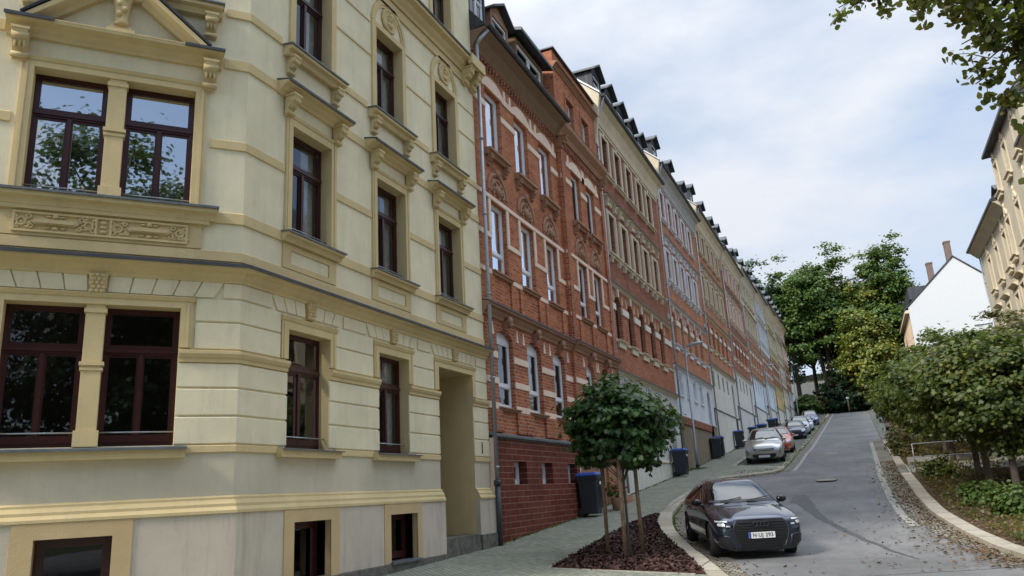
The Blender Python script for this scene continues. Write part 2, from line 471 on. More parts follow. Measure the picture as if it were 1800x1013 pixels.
def build_ground():
    # terrain: one sheet to the horizon
    ys = [-400, -200, -100, -60, -30] + [i * .25 for i in range(-80, 521)] + [135, 140, 150, 170, 190, 225, 260, 400, 800, 1400, 2200]
    xs = [-900, -300, -100, -40, -20, -8.4, -6.6, -4.8, -3, 0, 2, 6, 12, 20, 40, 100, 300, 900]
    mb = MB(); vs = []
    for y in ys:
        for x in xs:
            vs.append((x, y, float(np.interp(y, G_Y, G_Z)) - .16 + (g2(x, y) - g(y))))
    n = len(xs)
    mb.add(vs, [(i * n + k, i * n + k + 1, (i + 1) * n + k + 1, (i + 1) * n + k) for i in range(len(ys) - 1) for k in range(n - 1)])
    tag(link('ground', mb.mesh('ground', M['turf'])), kind='structure')
    q = .25
    Y = lambda a, b: [a + i * q for i in range(int(round((b - a) / q)) + 1)]
    # road
    # lower left part of the junction bounded by the left kerb, right by the right kerb
    sheet('road', M['asphalt'], Y(11, 126), lambda y: KLi(y) - .02, lambda y: min(RK(y), 60) + .02, -.10, cols=14)
    sheet('junction', M['asphalt'], Y(-30, 11), lambda y: KLi(y) - .02, lambda y: 60, -.10)
    sheet('road_beyond', M['asphalt'], [126, 130, 135, 140, 150], lambda y: -3.2, lambda y: 1.7, -.10, zf=lambda x, y: float(np.interp(y, G_Y, G_Z)))
    # pavement left of the kerb; gap over the mulch bed is raised soil
    sheet('pavement', M['pavers'], Y(-30, 40), lambda y: -8.6 if y > 9 else -8.6 - (9 - y) * 2.2, KL, 0.0, cols=8)
    bay = lambda y: float(np.interp(y, [40.5, 43.5, 126], [-3.74, -6.42, -6.42]))
    sheet('pavement', M['pavers'], Y(40, 126), lambda y: -8.6, bay, 0.0)
    sheet('kerb', M['kerb'], Y(-30, 40), KL, KLi, .004, skirt=.14)
    sheet('kerb', M['kerb'], Y(40, 126), bay, lambda y: bay(y) + .26, .004, skirt=.10)
    sheet('parking_bay', M['baypavers'], Y(40.25, 126), lambda y: bay(y) + .25, lambda y: -3.74, -.052)
    sheet('bay_edge_strip', M['kerb'], Y(40.25, 126), lambda y: -3.75, lambda y: -3.5, -.045, skirt=.06)
    sheet('gutter', M['cobble'], Y(38.5, 126), lambda y: -3.46, lambda y: -3.14, -.085)
    sheet('gutter', M['slab'], Y(38.5, 126), lambda y: -3.02, lambda y: -2.86, -.086)
    sheet('gutter', M['cobble'], Y(11, 36), KLi, lambda y: KLi(y) + .46, -.088)
    # right side
    sheet('kerb', M['kerb'], Y(11, 33.5), RK, lambda y: RK(y) + .34 + (.5 if y < 13.5 else 0), 0.004, skirt=.14)
    sheet('kerb', M['kerb'], Y(37.5, 58), RK, lambda y: RK(y) + .32, 0.004, skirt=.14)
    sheet('kerb', M['cobble'], Y(33.5, 37.5), RK, lambda y: RK(y) + .32, -.05, skirt=.04)
    sheet('gutter', M['cobble'], Y(16, 58), lambda y: RK(y) - float(np.interp(y, [16, 20, 32], [.1, .5, .62])), RK, -.088)
    sheet('gutter', M['slab'], Y(21.5, 58), lambda y: RK(y) - .80, lambda y: RK(y) - .60, -.082)
    sheet('planting_bed', M['soil'], Y(12, 58), lambda y: RK(y) + .3, lambda y: 30, -.02, cols=6)
    sheet('footpath', M['slab'], Y(33.6, 37.4), lambda y: RK(y) + .3, lambda y: 9.5, .006, skirt=.03)
    sheet('pavement', M['baypavers'], Y(58, 126), lambda y: RK(y), lambda y: RK(y) + 1.2, -.03, skirt=.1)
    # mulch bed in the pavement
    ml = lut([(14.2, -2.9), (14.35, -5.6), (18.1, -6.06), (21.8, -6.2), (24, -6.08), (24.5, -5.93)])
    bed = sheet('mulch_bed', M['mulch'], [14.2, 14.35] + Y(14.5, 24.25), ml, lambda y: KL(y) - .03, .03, cols=3, skirt=.04)
    sheet('bed_edging', M['slab'], [14.1, 14.2, 14.35] + Y(14.5, 24.5), lambda y: ml(max(y, 14.2)) - .07, lambda y: ml(max(y, 14.2)), .02, skirt=.03)
    # markings of use on the asphalt: oil trail, manholes
    pts = [(-2.12, 29), (-2.08, 27.9), (-1.85, 26.8), (-1.54, 25.1), (-1.2, 23.5), (-1.02, 22.7), (-.47, 20.6), (-.05, 19.1), (.3, 17.9), (.65, 16.6)]
    wd = [.30, .66, .50, .30, .22, .17, .16, .13, .08, .02]
    mb = MB(); L = []
    N = 60
    for i in range(N + 1):
        y = 29 + (16.6 - 29) * i / N
        x = float(np.interp(-y, [-p[1] for p in pts], [p[0] for p in pts])); w = float(np.interp(-y, [-p[1] for p in pts], wd))
        w *= 1 + .35 * noise.noise(Vector((0, y * 2.1, 3)))
        x += .06 * noise.noise(Vector((5, y * 1.3, 0)))
        L.append(((x - w / 2, y, g2(x, y) - .094), (x + w / 2, y, g2(x, y) - .094)))
    for a, b in zip(L[:-1], L[1:]): mb.quad(a[0], a[1], b[1], b[0])
    M['stain'] = plain('oil_stain', (.062, .061, .062), .7, var=.4, scale=6)
    tag(link('road_stain', mb.mesh('road_stain', M['stain'])), kind='structure')
    mb = MB(); L = []
    for i in range(61):
        x = -1.4 + 5.2 * i / 60
        y = 14.6 + .35 * x + .05 * noise.noise(Vector((x * 2, 1, 1)))
        w = .028 * (1 + .7 * noise.noise(Vector((x * 5, 2, 1))))
        L.append(((x, y - w / 2, g2(x, y - w / 2) - .094), (x, y + w / 2, g2(x, y + w / 2) - .094)))
    for a, b in zip(L[:-1], L[1:]): mb.quad(a[0], b[0], b[1], a[1])
    tag(link('road_crack', mb.mesh('road_crack', M['stain'])), kind='structure')
build_ground()
# ---MORE---
# ------------------------------------------------------------------ facades
AZ = R(40.87); MT = math.tan(AZ / 2)
FOLD = (-8.4, 9.09)

WHOLE = {'wall', 'roof', 'relief_panel', 'corbel_table', 'window_relief', 'stone_strip', 'room_shade_sheet', 'carved_crest', 'medallion', 'brick_arch'}
class Fr:
    """a facade: facade coordinates (s along it, o outward, z up) placed in a house's root"""
    def __init__(s, root, origin, ang, s0=0.0):
        s.root = root; s.ang = ang - root.rotation_euler.z
        s.ox, s.oy = origin; s.wang = ang
        rl = root.location; ra = -root.rotation_euler.z
        s.rz = rl[2]; s.rl = (rl[0], rl[1]); s.ra = ra
    def place(s, sx, sy=0.0):
        """facade (s, -o) -> root-local x, y"""
        wx = s.ox + sx * math.cos(s.wang) - sy * math.sin(s.wang)
        wy = s.oy + sx * math.sin(s.wang) + sy * math.cos(s.wang)
        dx, dy = wx - s.rl[0], wy - s.rl[1]
        return dx * math.cos(s.ra) - dy * math.sin(s.ra), dx * math.sin(s.ra) + dy * math.cos(s.ra)
    def put(s, name, mb, mat, parent=None):
        """mesh given in absolute facade coordinates -> a part of the house"""
        x, y = s.place(0, 0)
        for q in (mb.pieces() if name not in WHOLE else [mb]): o = link(name, q.mesh(name, mat), parent or s.root, (x, y, -s.rz), s.ang)
        return o
    def put_at(s, name, me, sx, o, z, parent=None):
        x, y = s.place(sx, -o)
        return link(name, me, parent or s.root, (x, y, z - s.rz), s.ang)

def wall(mb, s0, s1, z0, z1, ops, o=0.0, depth=.24, m0=0.0, m1=0.0, jm=None):
    """wall sheet with rectangular openings (a, b, c, d[, rise]) and their reveals"""
    ss = sorted({s0, s1} | {max(s0, min(s1, v)) for op in ops for v in op[:2]})
    zs = sorted({z0, z1} | {max(z0, min(z1, v)) for op in ops for v in op[2:4]})
    def X(v): return v - o * m0 if v == s0 else v + o * m1 if v == s1 else v
    for a, b in zip(ss[:-1], ss[1:]):
        for c, d in zip(zs[:-1], zs[1:]):
            mx, mz = (a + b) / 2, (c + d) / 2
            if any(p[0] < mx < p[1] and p[2] < mz < p[3] for p in ops): continue
            mb.quad((X(a), -o, c), (X(b), -o, c), (X(b), -o, d), (X(a), -o, d))
    cur = mb.cur
    if jm is not None: mb.cur = jm
    for p in ops:
        a, b, c, d = p[:4]; r = p[4] if len(p) > 4 else 0; dp = p[5] if len(p) > 5 else depth
        i, j = -o, -(o - dp)
        zt = d - r
        mb.quad((a, i, c), (a, j, c), (a, j, zt), (a, i, zt)); mb.quad((b, i, zt), (b, j, zt), (b, j, c), (b, i, c))
        if c > z0 + .01 or True: mb.quad((a, i, c), (b, i, c), (b, j, c), (a, j, c))
        if r <= 0:
            mb.quad((a, i, d), (a, j, d), (b, j, d), (b, i, d))
        else:
            N = 10; w = (b - a) / 2; cx = (a + b) / 2
            arc = [(cx - w * math.cos(math.pi * k / N), zt + r * math.sin(math.pi * k / N)) for k in range(N + 1)]
            for k in range(N):
                p0, p1 = arc[k], arc[k + 1]
                mb.quad((p0[0], i, p0[1]), (p0[0], j, p0[1]), (p1[0], j, p1[1]), (p1[0], i, p1[1]))
                mb.quad((p0[0], i, p0[1]), (p1[0], i, p1[1]), (p1[0], i, d), (p0[0], i, d))
    mb.cur = cur
    return mb

WC = {}
def win_meshes(w, h, kind, fm, rise=0.0):
    key = (round(w, 2), round(h, 2), kind, fm, round(rise, 2))
    if key in WC: return WC[key]
    f = MB(); a = w / 2; t = .065 if kind != 'T' else .05
    def bar(x0, x1, z0, z1, y0=0.0, y1=.07): f.box(x0, x1, y0, y1, z0, z1)
    bar(-a, -a + t, 0, h); bar(a - t, a, 0, h); bar(-a + t, a - t, 0, t); bar(-a + t, a - t, h - rise - t, h - rise)
    if rise: f.box(-a + t, a - t, .02, .05, h - rise, h)
    top = h - rise - t
    def sash(x0, x1, z0, z1, u=.045):
        f.box(x0, x0 + u, .012, .058, z0, z1); f.box(x1 - u, x1, .012, .058, z0, z1)
        f.box(x0 + u, x1 - u, .012, .058, z0, z0 + u * 1.3); f.box(x0 + u, x1 - u, .012, .058, z1 - u, z1)
    if kind == 'T':          # fanlight over two casements, moulded transom
        tz = h * .655
        bar(-a + t, a - t, tz, tz + .10, -.012, .07); f.box(-a + t * .5, a - t * .5, -.035, 0, tz + .03, tz + .075)
        sash(-a + t, -.02, t, tz, .034); sash(.02, a - t, t, tz, .034); sash(-a + t, a - t, tz + .10, top, .034)
        bar(-.03, .03, t, tz, -.02, .07)
        bar(-a + t, a - t, t, t + .10, -.015, .05)
    elif kind == 'H':        # one big sash over a fixed lower light
        tz = h * .27
        bar(-a + t, a - t, tz, tz + .055, -.01, .07); sash(-a + t, a - t, t, tz, .03); sash(-a + t, a - t, tz + .055, top, .05)
    elif kind == 'S':
        sash(-a + t, a - t, t, top, .05)
    elif kind == 'M':        # mullion + transom
        tz = h * .66
        bar(-a + t, a - t, tz, tz + .06, -.01, .07); bar(-.03, .03, t, tz, -.01, .07)
        sash(-a + t, -.03, t, tz, .035); sash(.03, a - t, t, tz, .035)
    fr = f.mesh('window_frame', M[fm])
    p = MB(); p.quad((-a + t * .6, .035, t * .6), (a - t * .6, .035, t * .6), (a - t * .6, .035, h - t * .6), (-a + t * .6, .035, h - t * .6))
    pane = p.mesh('pane', M['glass'])
    c = MB(); N = 28
    for sgn in (-1, 1):
        for k in range(N // 2):
            x0 = sgn * (a - .05 - (a * .62) * k / (N // 2)); x1 = sgn * (a - .05 - (a * .62) * (k + 1) / (N // 2))
            d0, d1 = .16 + .03 * (k % 2), .16 + .03 * ((k + 1) % 2)
            c.quad((x0, d0, t), (x1, d1, t), (x1, d1, h - t), (x0, d0, h - t))
    cur = c.mesh('curtain', M['curtain'], flip=False)
    c = MB(); c.quad((-a + .02, .15, h * .08), (a - .02, .15, h * .08), (a - .02, .15, h - t), (-a + .02, .15, h - t))
    full = c.mesh('curtain', M['curtain'], flip=False)
    WC[key] = (fr, pane, cur, full)
    return WC[key]

def window(F, s0, s1, z0, z1, kind, fm, o=-.15, rise=0.0, curtain=None, pane_mat=None, parent=None):
    w, h = s1 - s0, z1 - z0
    fr, pane, cur, full = win_meshes(w, h, kind, fm, rise)
    x = F.put_at('window', fr, (s0 + s1) / 2, o, z0, parent)
    g_ = link('pane', pane, x)
    if pane_mat:
        g_.material_slots[0].link = 'OBJECT'; g_.material_slots[0].material = M[pane_mat]
    if curtain is None: curtain = rnd.choice((0, 1, 1, 2))
    if curtain: link('curtain', cur if curtain == 1 else full, x)
    return x

def sill_prof(z, e, h, drip=.03):
    return [(0, z - h), (e * .45, z - h), (e * .6, z - h * .55), (e * .93, z - h * .45), (e * .93, z - .02), (0, z - .0)]
def cornice_prof(z1, e, h):
    return [(0, z1 - h), (e * .18, z1 - h), (e * .22, z1 - h * .8), (e * .45, z1 - h * .62), (e * .55, z1 - h * .42), (e * .9, z1 - h * .34), (e * .95, z1 - h * .08), (e * .95, z1 - .035), (0, z1 + .02)]
def cap_prof(z1, e):
    return [(0, z1 + .06), (0, z1 + .022), (e * .955, z1 - .033), (e * .955, z1 - .06), (e * 1.03, z1 - .06), (e * 1.03, z1 - .012)]

CC = {}
def console(w, h, e, mat):
    key = (w, h, e, mat)
    if key in CC: return CC[key]
    m = MB()
    P = []
    for i in range(9):
        t = i / 8
        P.append((e * (.92 * (1 - t) ** 1.3 + .22 + .10 * math.sin(t * 6.3)), h * (1 - t)))
    poly = [(0, h)] + P + [(0, 0)]
    n = len(poly)
    vs = [(-w / 2, -o, z) for o, z in poly] + [(w / 2, -o, z) for o, z in poly]
    m.add(vs, [(i, (i + 1) % n, (i + 1) % n + n, i + n) for i in range(n)] + [tuple(range(n)), tuple(range(2 * n - 1, n - 1, -1))])
    m.fb(-w * .62, w * .62, 0, e * 1.18, h, h + .04)
    m.cyl((0, -e * .82, h * .80), h * .15, w * 1.16, 'x', 10); m.cyl((0, -e * .30, h * .16), h * .11, w * 1.16, 'x', 10)
    for k in (-1, 0, 1): m.ell((k * w * .3, -e * .62, h * .55), (w * .13, e * .25, h * .2), 6, 4)
    CC[key] = m.mesh('console', M[mat])
    return CC[key]

def head_relief(r, mat):
    key = ('med', r, mat)
    if key in CC: return CC[key]
    m = MB()
    m.torus((0, -.01, 0), r, r * .13, 'y', 22, 6); m.cyl((0, -.005, 0), r, .03, 'y', 22)
    m.torus((0, -.02, 0), r * .8, r * .06, 'y', 20, 5)
    m.ell((0, -.03, r * .12), (r * .33, .08, r * .42), 10, 8); m.ell((0, -.02, -r * .42), (r * .5, .06, r * .28), 10, 6)
    m.ell((r * .02, -.07, r * .35), (r * .38, .06, r * .25), 8, 5); m.ell((0, -.105, r * .08), (r * .07, .03, r * .12), 6, 4)
    CC[key] = m.mesh('medallion', M[mat])
    return CC[key]

def keystone(w, h, e, mat):
    key = ('key', w, h, e, mat)
    if key in CC: return CC[key]
    m = MB()
    m.add([(-w * .36, 0, 0), (w * .36, 0, 0), (w * .5, 0, h), (-w * .5, 0, h), (-w * .36, -e * .7, 0), (w * .36, -e * .7, 0), (w * .5, -e, h), (-w * .5, -e, h)],
          [(0, 3, 2, 1), (4, 5, 6, 7), (0, 1, 5, 4), (1, 2, 6, 5), (2, 3, 7, 6), (3, 0, 4, 7)])
    for r in range(5):
        for c in (-1, 0, 1):
            m.ell((c * w * .27 + (r % 2 - .5) * w * .1, -e * (.75 + .05 * r), h * (.1 + .2 * r)), (w * .16, .025, h * .11), 6, 4)
    CC[key] = m.mesh('keystone', M[mat])
    return CC[key]

def yellow_house():
    root = empty('corner_house', (-8.4, 9.09, -1.28), R(90), 'big cream and ochre rendered corner house with dark red window frames and pediment', 'house')
    S = Fr(root, (-8.4, 0), R(90)); Ft = Fr(root, FOLD, R(90) - AZ)
    y0, y1 = 9.09, 17.8
    FL = -12.0
    HX = [10.77, 13.45, 16.07]
    gw = [(10.2, 11.33, .95, 2.88), (12.9, 14.02, .95, 2.88)]
    w1 = [(c - .56, c + .56, 4.5, 6.57) for c in HX]; w2 = [(c - .54, c + .54, 8.03, 10.17) for c in HX]; w3 = [(c - .5, c + .5, 12.0, 13.75) for c in HX]
    door = (15.3, 16.98, -.8, 2.9, 0, 1.5)
    mb = wall(MB(), y0, y1, -1.2, 15.2, gw + w1 + w2 + w3 + [door, (10.32, 11.27, -1.2, -.2), (13.12, 14.1, -1.06, -.2)], jm=1)
    S.put('wall', mb, [M['cream'], M['ochre']])
    # front facade openings
    fg = [(-3.06, -2.07, .97, 2.97), (-1.82, -.83, .97, 2.97)]
    f1 = [(-3.02, -2.03, 4.55, 6.55), (-1.78, -.79, 4.55, 6.55)]
    f2 = [(-3.0, -2.05, 8.1, 10.2), (-1.76, -.81, 8.1, 10.2)]
    more = [(-6.9, -5.9, .97, 2.97), (-6.9, -5.9, 4.55, 6.55), (-6.9, -5.9, 8.1, 10.2)]
    mb = wall(MB(), FL, 0, -1.6, 15.2, fg + f1 + f2 + more + [(-2.43, -1.52, -1.6, -.21)], jm=1)
    Ft.put('wall', mb, [M['cream'], M['ochre']])
    # near-black sheets stand in for the shade of the rooms behind
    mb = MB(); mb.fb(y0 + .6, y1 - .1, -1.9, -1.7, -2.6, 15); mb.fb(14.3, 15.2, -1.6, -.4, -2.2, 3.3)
    S.put('room_shade_sheet', mb, M['room'])
    mb = MB(); mb.fb(FL, -.7, -1.9, -1.7, -2.6, 15); Ft.put('room_shade_sheet', mb, M['room'])
    # base zone
    o = .11
    bz = [(10.32, 11.27, -2.2, -.2), (13.12, 14.1, -1.06, -.2)]
    mb = wall(MB(), y0, 15.3, -1.08, 0.0, bz, o, .32, m0=MT, jm=1); wall(mb, 16.98, 17.84, -.8, 0.0, [], o)
    mb.quad((15.3, -o, -1.08), (15.3, 0, -1.08), (15.3, 0, 0), (15.3, -o, 0)); mb.quad((16.98, -o, -.8), (16.98, .0, -.8), (16.98, .0, 0), (16.98, -o, 0))
    mb.quad((17.84, -o, -.8), (17.84, .3, -.8), (17.84, .3, 0), (17.84, -o, 0))
    S.put('base', mb, [M['basegrey'], M['ochre2']])
    mb = wall(MB(), FL, 0, -1.6, 0.0, [(-2.43, -1.52, -2.2, -.21)], o, .32, m1=MT, jm=1)
    Ft.put('base', mb, [M['basegrey'], M['ochre2']])
    mb = MB()     # granite footing and door steps
    mb.mould(y0, 15.32, [(0, -2), (.15, -2), (.15, -1.09), (0, -1.07)], MT, 0)
    mb.mould(16.96, 17.86, [(-.9, -2), (.15, -2), (.15, -.80), (-.9, -.79)])
    S.put('footing', mb, M['granite'])
    mb = MB()
    for k in range(2): mb.fb(15.335, 16.95, -1.3, .12 - .3 * k, -2 if k == 0 else -1.0, -1.0 + .17 * k)
    mb.fb(15.31, 16.97, -1.45, .10, -1.3, -.785)
    S.put('door_step', mb, M['granite'])
    mb = MB(); mb.mould(FL, 0, [(0, -2), (.15, -2), (.15, -1.25), (0, -1.23)], 0, MT); Ft.put('footing', mb, M['granite'])
    # deep door recess lining + door
    mb = MB(); mb.fb(15.42, 16.86, -1.52, -1.47, -.66, 2.8)
    d = S.put('door', mb, M['maroon'])
    mb = MB()
    for k in range(2):
        for z0 in (-.45, .8): mb.fb(15.55 + .68 * k, 16.05 + .68 * k, -1.47, -1.45, z0, z0 + 1.05)
    S.put('door_panel', mb, M['maroon'], None).parent = root
    mb = MB(); mb.cyl((16.2, 1.42, .35), .02, .25, 'z', 8); S.put('door_handle', mb, M['chrome'])
    # base window surrounds
    def surround(F, a, b, c, d, ia, ib, ic, idd, o0, o1, mat='ochre', name='window_surround'):
        mb = MB()
        mb.fb(a, ia, o0, o1, c, d); mb.fb(ib, b, o0, o1, c, d); mb.fb(ia, ib, o0, o1, idd, d)
        if ic is not None: mb.fb(ia, ib, o0, o1, c, ic)
        return F.put(name, mb, M[mat])
    surround(S, 10.08, 11.5, -1.9, -.003, 10.32, 11.27, None, -.2, .1, .125, 'ochre2'); surround(S, 12.9, 14.28, -1.075, -.003, 13.12, 14.1, None, -.2, .1, .125, 'ochre2')
    surround(Ft, -2.69, -1.28, -1.9, -.003, -2.43, -1.52, None, -.21, .1, .125, 'ochre2')
    for F, a, b, c, d in ((S, 10.32, 11.27, -1.4, -.2), (S, 13.12, 14.1, -1.02, -.2), (Ft, -2.43, -1.52, -1.5, -.21)):
        window(F, a, b, c, d, 'S', 'maroon', -.16, curtain=0, pane_mat='glass_dark')
    mb = MB(); mb.fb(13.08, 14.14, -.1, .2, -1.09, -1.05); S.put('window_sill', mb, M['zinc'])
    # moulded base band
    bp = [(0, 0), (.135, 0), (.135, .04), (.10, .09), (.10, .13), (.055, .19), (.055, .22), (0, .25)]
    for F, a, b, m0, m1 in ((S, y0, 15.3, MT, 0), (S, 16.98, 17.86, 0, 0), (Ft, FL, 0, 0, MT)):
        mb = MB(); mb.mould(a, b, bp, m0, m1, m0 == 0, m1 == 0); F.put('base_moulding', mb, M['ochre'])
    # sill band, string course, ground-floor cornice, upper bands
    def band(F, segs, prof, name, mat='ochre'):
        mb = MB()
        for a, b, m0, m1 in segs: mb.mould(a, b, prof, m0, m1, m0 == 0, m1 == 0)
        return F.put(name, mb, M[mat])
    flat = lambda z0, z1, e: [(0, z0), (e, z0 + .012), (e, z1 - .02), (0, z1)]
    band(S, [(y0, 10.0, MT, 0), (11.5, 12.72, 0, 0), (14.25, 15.3, 0, 0), (16.98, y1, 0, 0)], flat(.85, .97, .035), 'sill_band')
    band(Ft, [(FL, -3.35, 0, 0), (-.72, 0, 0, MT)], flat(.85, .97, .035), 'sill_band')
    sp = [(0, 2.16), (.045, 2.17), (.045, 2.225), (.07, 2.24), (.095, 2.29), (.095, 2.335), (0, 2.36)]
    band(S, [(y0, 10.2, MT, 0), (11.33, 12.9, 0, 0), (14.02, 15.3, 0, 0), (16.98, y1, 0, 0)], sp, 'string_course')
    band(Ft, [(FL, -3.06, 0, 0), (-.83, 0, 0, MT)], sp, 'string_course')
    cp = cornice_prof(3.66, .27, .26); kp = cap_prof(3.66, .27)
    for F, a, b, m0, m1 in ((S, y0, y1 + .05, MT, 0), (Ft, FL, 0, 0, MT)):
        c_ = band(F, [(a, b, m0, m1)], cp, 'cornice'); mb = MB(); mb.mould(a, b, kp, m0, m1, m0 == 0, m1 == 0); F.put('metal_capping', mb, M['lead'], None)
    for z0, z1, e in ((3.74, 3.92, .03), (4.36, 4.56, .028), (5.62, 5.79, .025), (7.06, 7.26, .03), (8.03, 8.2, .03), (9.34, 9.41, .02), (10.16, 10.22, .02)):
        gaps = []
        if z0 > 4.3 and z0 < 6.7: gaps = [(c - .74, c + .74) for c in HX]
        elif z0 > 7 and z0 < 7.2: gaps = [(c - .95, c + .95) for c in HX]
        elif z0 > 8.2: gaps = [(c - .72, c + .72) for c in HX]
        elif z0 > 8: gaps = [(c - .88, c + .88) for c in HX]
        else: gaps = []
        segs = []; a = y0
        for p, q in gaps: segs.append((a, p)); a = q
        segs.append((a, y1))
        band(S, [(p, q, MT if i == 0 else 0, 0) for i, (p, q) in enumerate(segs)], flat(z0, z1, e), 'wall_band')
        if not gaps: segs = [(FL, 0)]
        elif z0 < 7 : segs = [(FL, -3.25), (-.55, 0)]
        else: segs = [(FL, -3.45), (-.38, 0)]
        band(Ft, [(p, q, 0, MT if q == 0 else 0) for p, q in segs], flat(z0, z1, e), 'wall_band')
    for F, a, b, m0, m1 in ((S, y0, 15.3, MT, 0), (S, 16.98, y1, 0, 0), (Ft, FL, 0, 0, MT)):
        mb = MB(); mb.mould(a, b, [(0, .24), (.006, .24), (.006, .86), (0, .86)], m0, m1); F.put('wall_dado', mb, M['plinthcream'])
    # frieze zone under the first-floor windows: ochre field with cream panels
    for c in HX:
        mb = MB(); a, b = c - .74, c + .74
        mb.fb(a, c - .53, 0, .026, 3.925, 4.36); mb.fb(c + .53, b, 0, .026, 3.925, 4.36)
        mb.fb(c - .53, c + .53, 0, .026, 3.925, 4.02); mb.fb(c - .53, c + .53, 0, .026, 4.26, 4.36)
        S.put('apron_panel', mb, M['ochre'])
    # top entablature
    tp = cornice_prof(11.62, .36, .40)
    for F, a, b, m0, m1 in ((S, y0, y1 + .12, MT, 0), (Ft, FL, 0, 0, MT)):
        band(F, [(a, b, m0, m1)], tp, 'cornice'); mb = MB(); mb.mould(a, b, cap_prof(11.62, .36), m0, m1, m0 == 0, m1 == 0); F.put('metal_capping', mb, M['lead'])
        band(F, [(a, b - (.12 if F is S else 0), m0, m1)], [(0, 10.92), (.05, 10.93), (.05, 11.0), (.03, 11.02), (.03, 11.19), (0, 11.2)], 'architrave')
    for ds in (17.2, 17.66): S.put_at('console', console(.22, .42, .28, 'ochre'), ds, .03, 10.86)
    mb = MB(); mb.fb(17.0, 17.82, .3, .42, 11.34, 11.63); S.put('cornice_end', mb, M['ochre'])
    band(S, [(y0, y1 + .1, MT, 0)], cornice_prof(15.3, .4, .35), 'eaves_cornice'); band(Ft, [(FL, 0, 0, MT)], cornice_prof(15.3, .4, .35), 'eaves_cornice')
    # windows of the street side
    for i, c in enumerate(HX):
        if i < 2:
            a, b = gw[i][:2]; m = (a + b) / 2
            window(S, a, b, .97, 2.88, 'T', 'maroon', -.20, curtain=0 if i == 0 else 1, pane_mat='glass')
            surround(S, a - .17, b + .17, 2.38, 3.05, a, b, None, 2.88, 0, .045)
            mb = MB(); mb.mould(a - .19, b + .19, [(0, 3.0), (.06, 3.02), (.085, 3.08), (0, 3.12)]); mb.fb(a - .13, a - .09, .045, .06, 2.38, 2.99); mb.fb(b + .09, b + .13, .045, .06, 2.38, 2.99); S.put('window_surround', mb, M['ochre'])
            mb = MB(); mb.mould(a - .22, b + .22, [(0, .80), (.14, .80), (.14, .92), (0, .95)]); sl = S.put('window_sill', mb, M['ochre'])
            mb = MB(); mb.mould(a - .2, b + .24, [(-.2, .975), (.19, .925), (.19, .905), (.17, .905), (-.2, .955)]); S.put('sill_flashing', mb, M['zinc'], None)
            mb = MB(); mb.tube([(a, .1, 1.14), (b + .06, .1, 1.14)], .012, 6); S.put('window_bar', mb, M['pipe'])
        # first floor
        a, b = w1[i][:2]
        window(S, a, b, 4.56, 6.57, 'T', 'maroon', -.20, curtain=(1, 1, 1)[i])
        surround(S, a - .16, b + .16, 4.56, 6.73, a, b, None, 6.57, 0, .045)
        mb = MB(); mb.mould(a - .18, b + .18, [(0, 6.70), (.06, 6.71), (.08, 6.76), (0, 6.79)]); mb.fb(a - .12, a - .08, .045, .06, 4.56, 6.69); mb.fb(b + .08, b + .12, .045, .06, 4.56, 6.69); S.put('window_surround', mb, M['ochre'])
        mb = MB(); mb.mould(a - .24, b + .24, sill_prof(4.53, .2, .16)); S.put('window_sill', mb, M['ochre'])
        mb = MB(); mb.mould(a - .25, b + .27, [(-.2, 4.575), (.215, 4.53), (.215, 4.50), (.195, 4.50), (-.2, 4.55)]); S.put('sill_flashing', mb, M['zinc'])
        mb = MB(); mb.tube([(a, .08, 4.72), (b + .02, .08, 4.72)], .010, 6); S.put('window_bar', mb, M['pipe'])
        mb = MB(); mb.mould(c - .97, c + .97, cornice_prof(7.27, .30, .22)); S.put('window_hood', mb, M['ochre'])
        mb = MB(); mb.mould(c - .97, c + .97, cap_prof(7.27, .30)); S.put('metal_capping', mb, M['lead'])
        for k in (-1, 1): S.put_at('console', console(.17, .34, .2, 'ochre'), c + k * .70, .03, 6.70)
        # second floor
        a, b = w2[i][:2]
        w_ = window(S, a, b, 8.08, 10.17, 'T', 'maroon', -.20, curtain=(1, 2, 1)[i])
        surround(S, a - .15, b + .15, 8.08, 10.30, a, b, None, 10.17, 0, .045)
        mb = MB(); mb.mould(c - .83, c + .83, sill_prof(8.06, .22, .20)); S.put('window_sill', mb, M['ochre'])
        mb = MB(); mb.mould(c - .85, c + .86, [(-.2, 8.105), (.235, 8.06), (.235, 8.03), (.215, 8.03), (-.2, 8.08)]); S.put('sill_flashing', mb, M['zinc'])
        for k in (-1, 1): S.put_at('console', console(.16, .32, .17, 'ochre'), c + k * .66, .0, 7.52)
        # blind arch with medallion
        mb = MB(); N = 16
        for (r0, r1, oo) in ((.60, .70, .05), (.54, .60, .03)):
            for k in range(N):
                t0, t1 = math.pi * k / N, math.pi * (k + 1) / N
                P = [(c + q * math.cos(t), 10.3 + q * 1.08 * math.sin(t)) for q, t in ((r0, t0), (r1, t0), (r1, t1), (r0, t1))]
                mb.prism([P[0], P[1], P[2], P[3]], -oo, 0)
        S.put('blind_arch', mb, M['ochre'])
        S.put_at('medallion', head_relief(.26, 'ochre'), c, .03, 10.6)
        # attic
        a, b = w3[i][:2]
        window(S, a, b, 12.0, 13.75, 'T', 'maroon', -.18)
        surround(S, a - .15, b + .15, 11.9, 13.95, a, b, 12.0, 13.75, 0, .04)
    # door surround
    surround(S, 15.12, 17.13, 2.38, 3.06, 15.3, 16.98, None, 2.9, 0, .045)
    mb = MB(); mb.mould(15.1, 17.15, [(0, 3.0), (.06, 3.02), (.085, 3.08), (0, 3.12)]); S.put('door_surround', mb, M['ochre'])
    mb = MB(); mb.fb(17.36, 17.41, .02, .035, 1.05, 1.32); S.put('doorbell_plate', mb, M['blackplastic'])
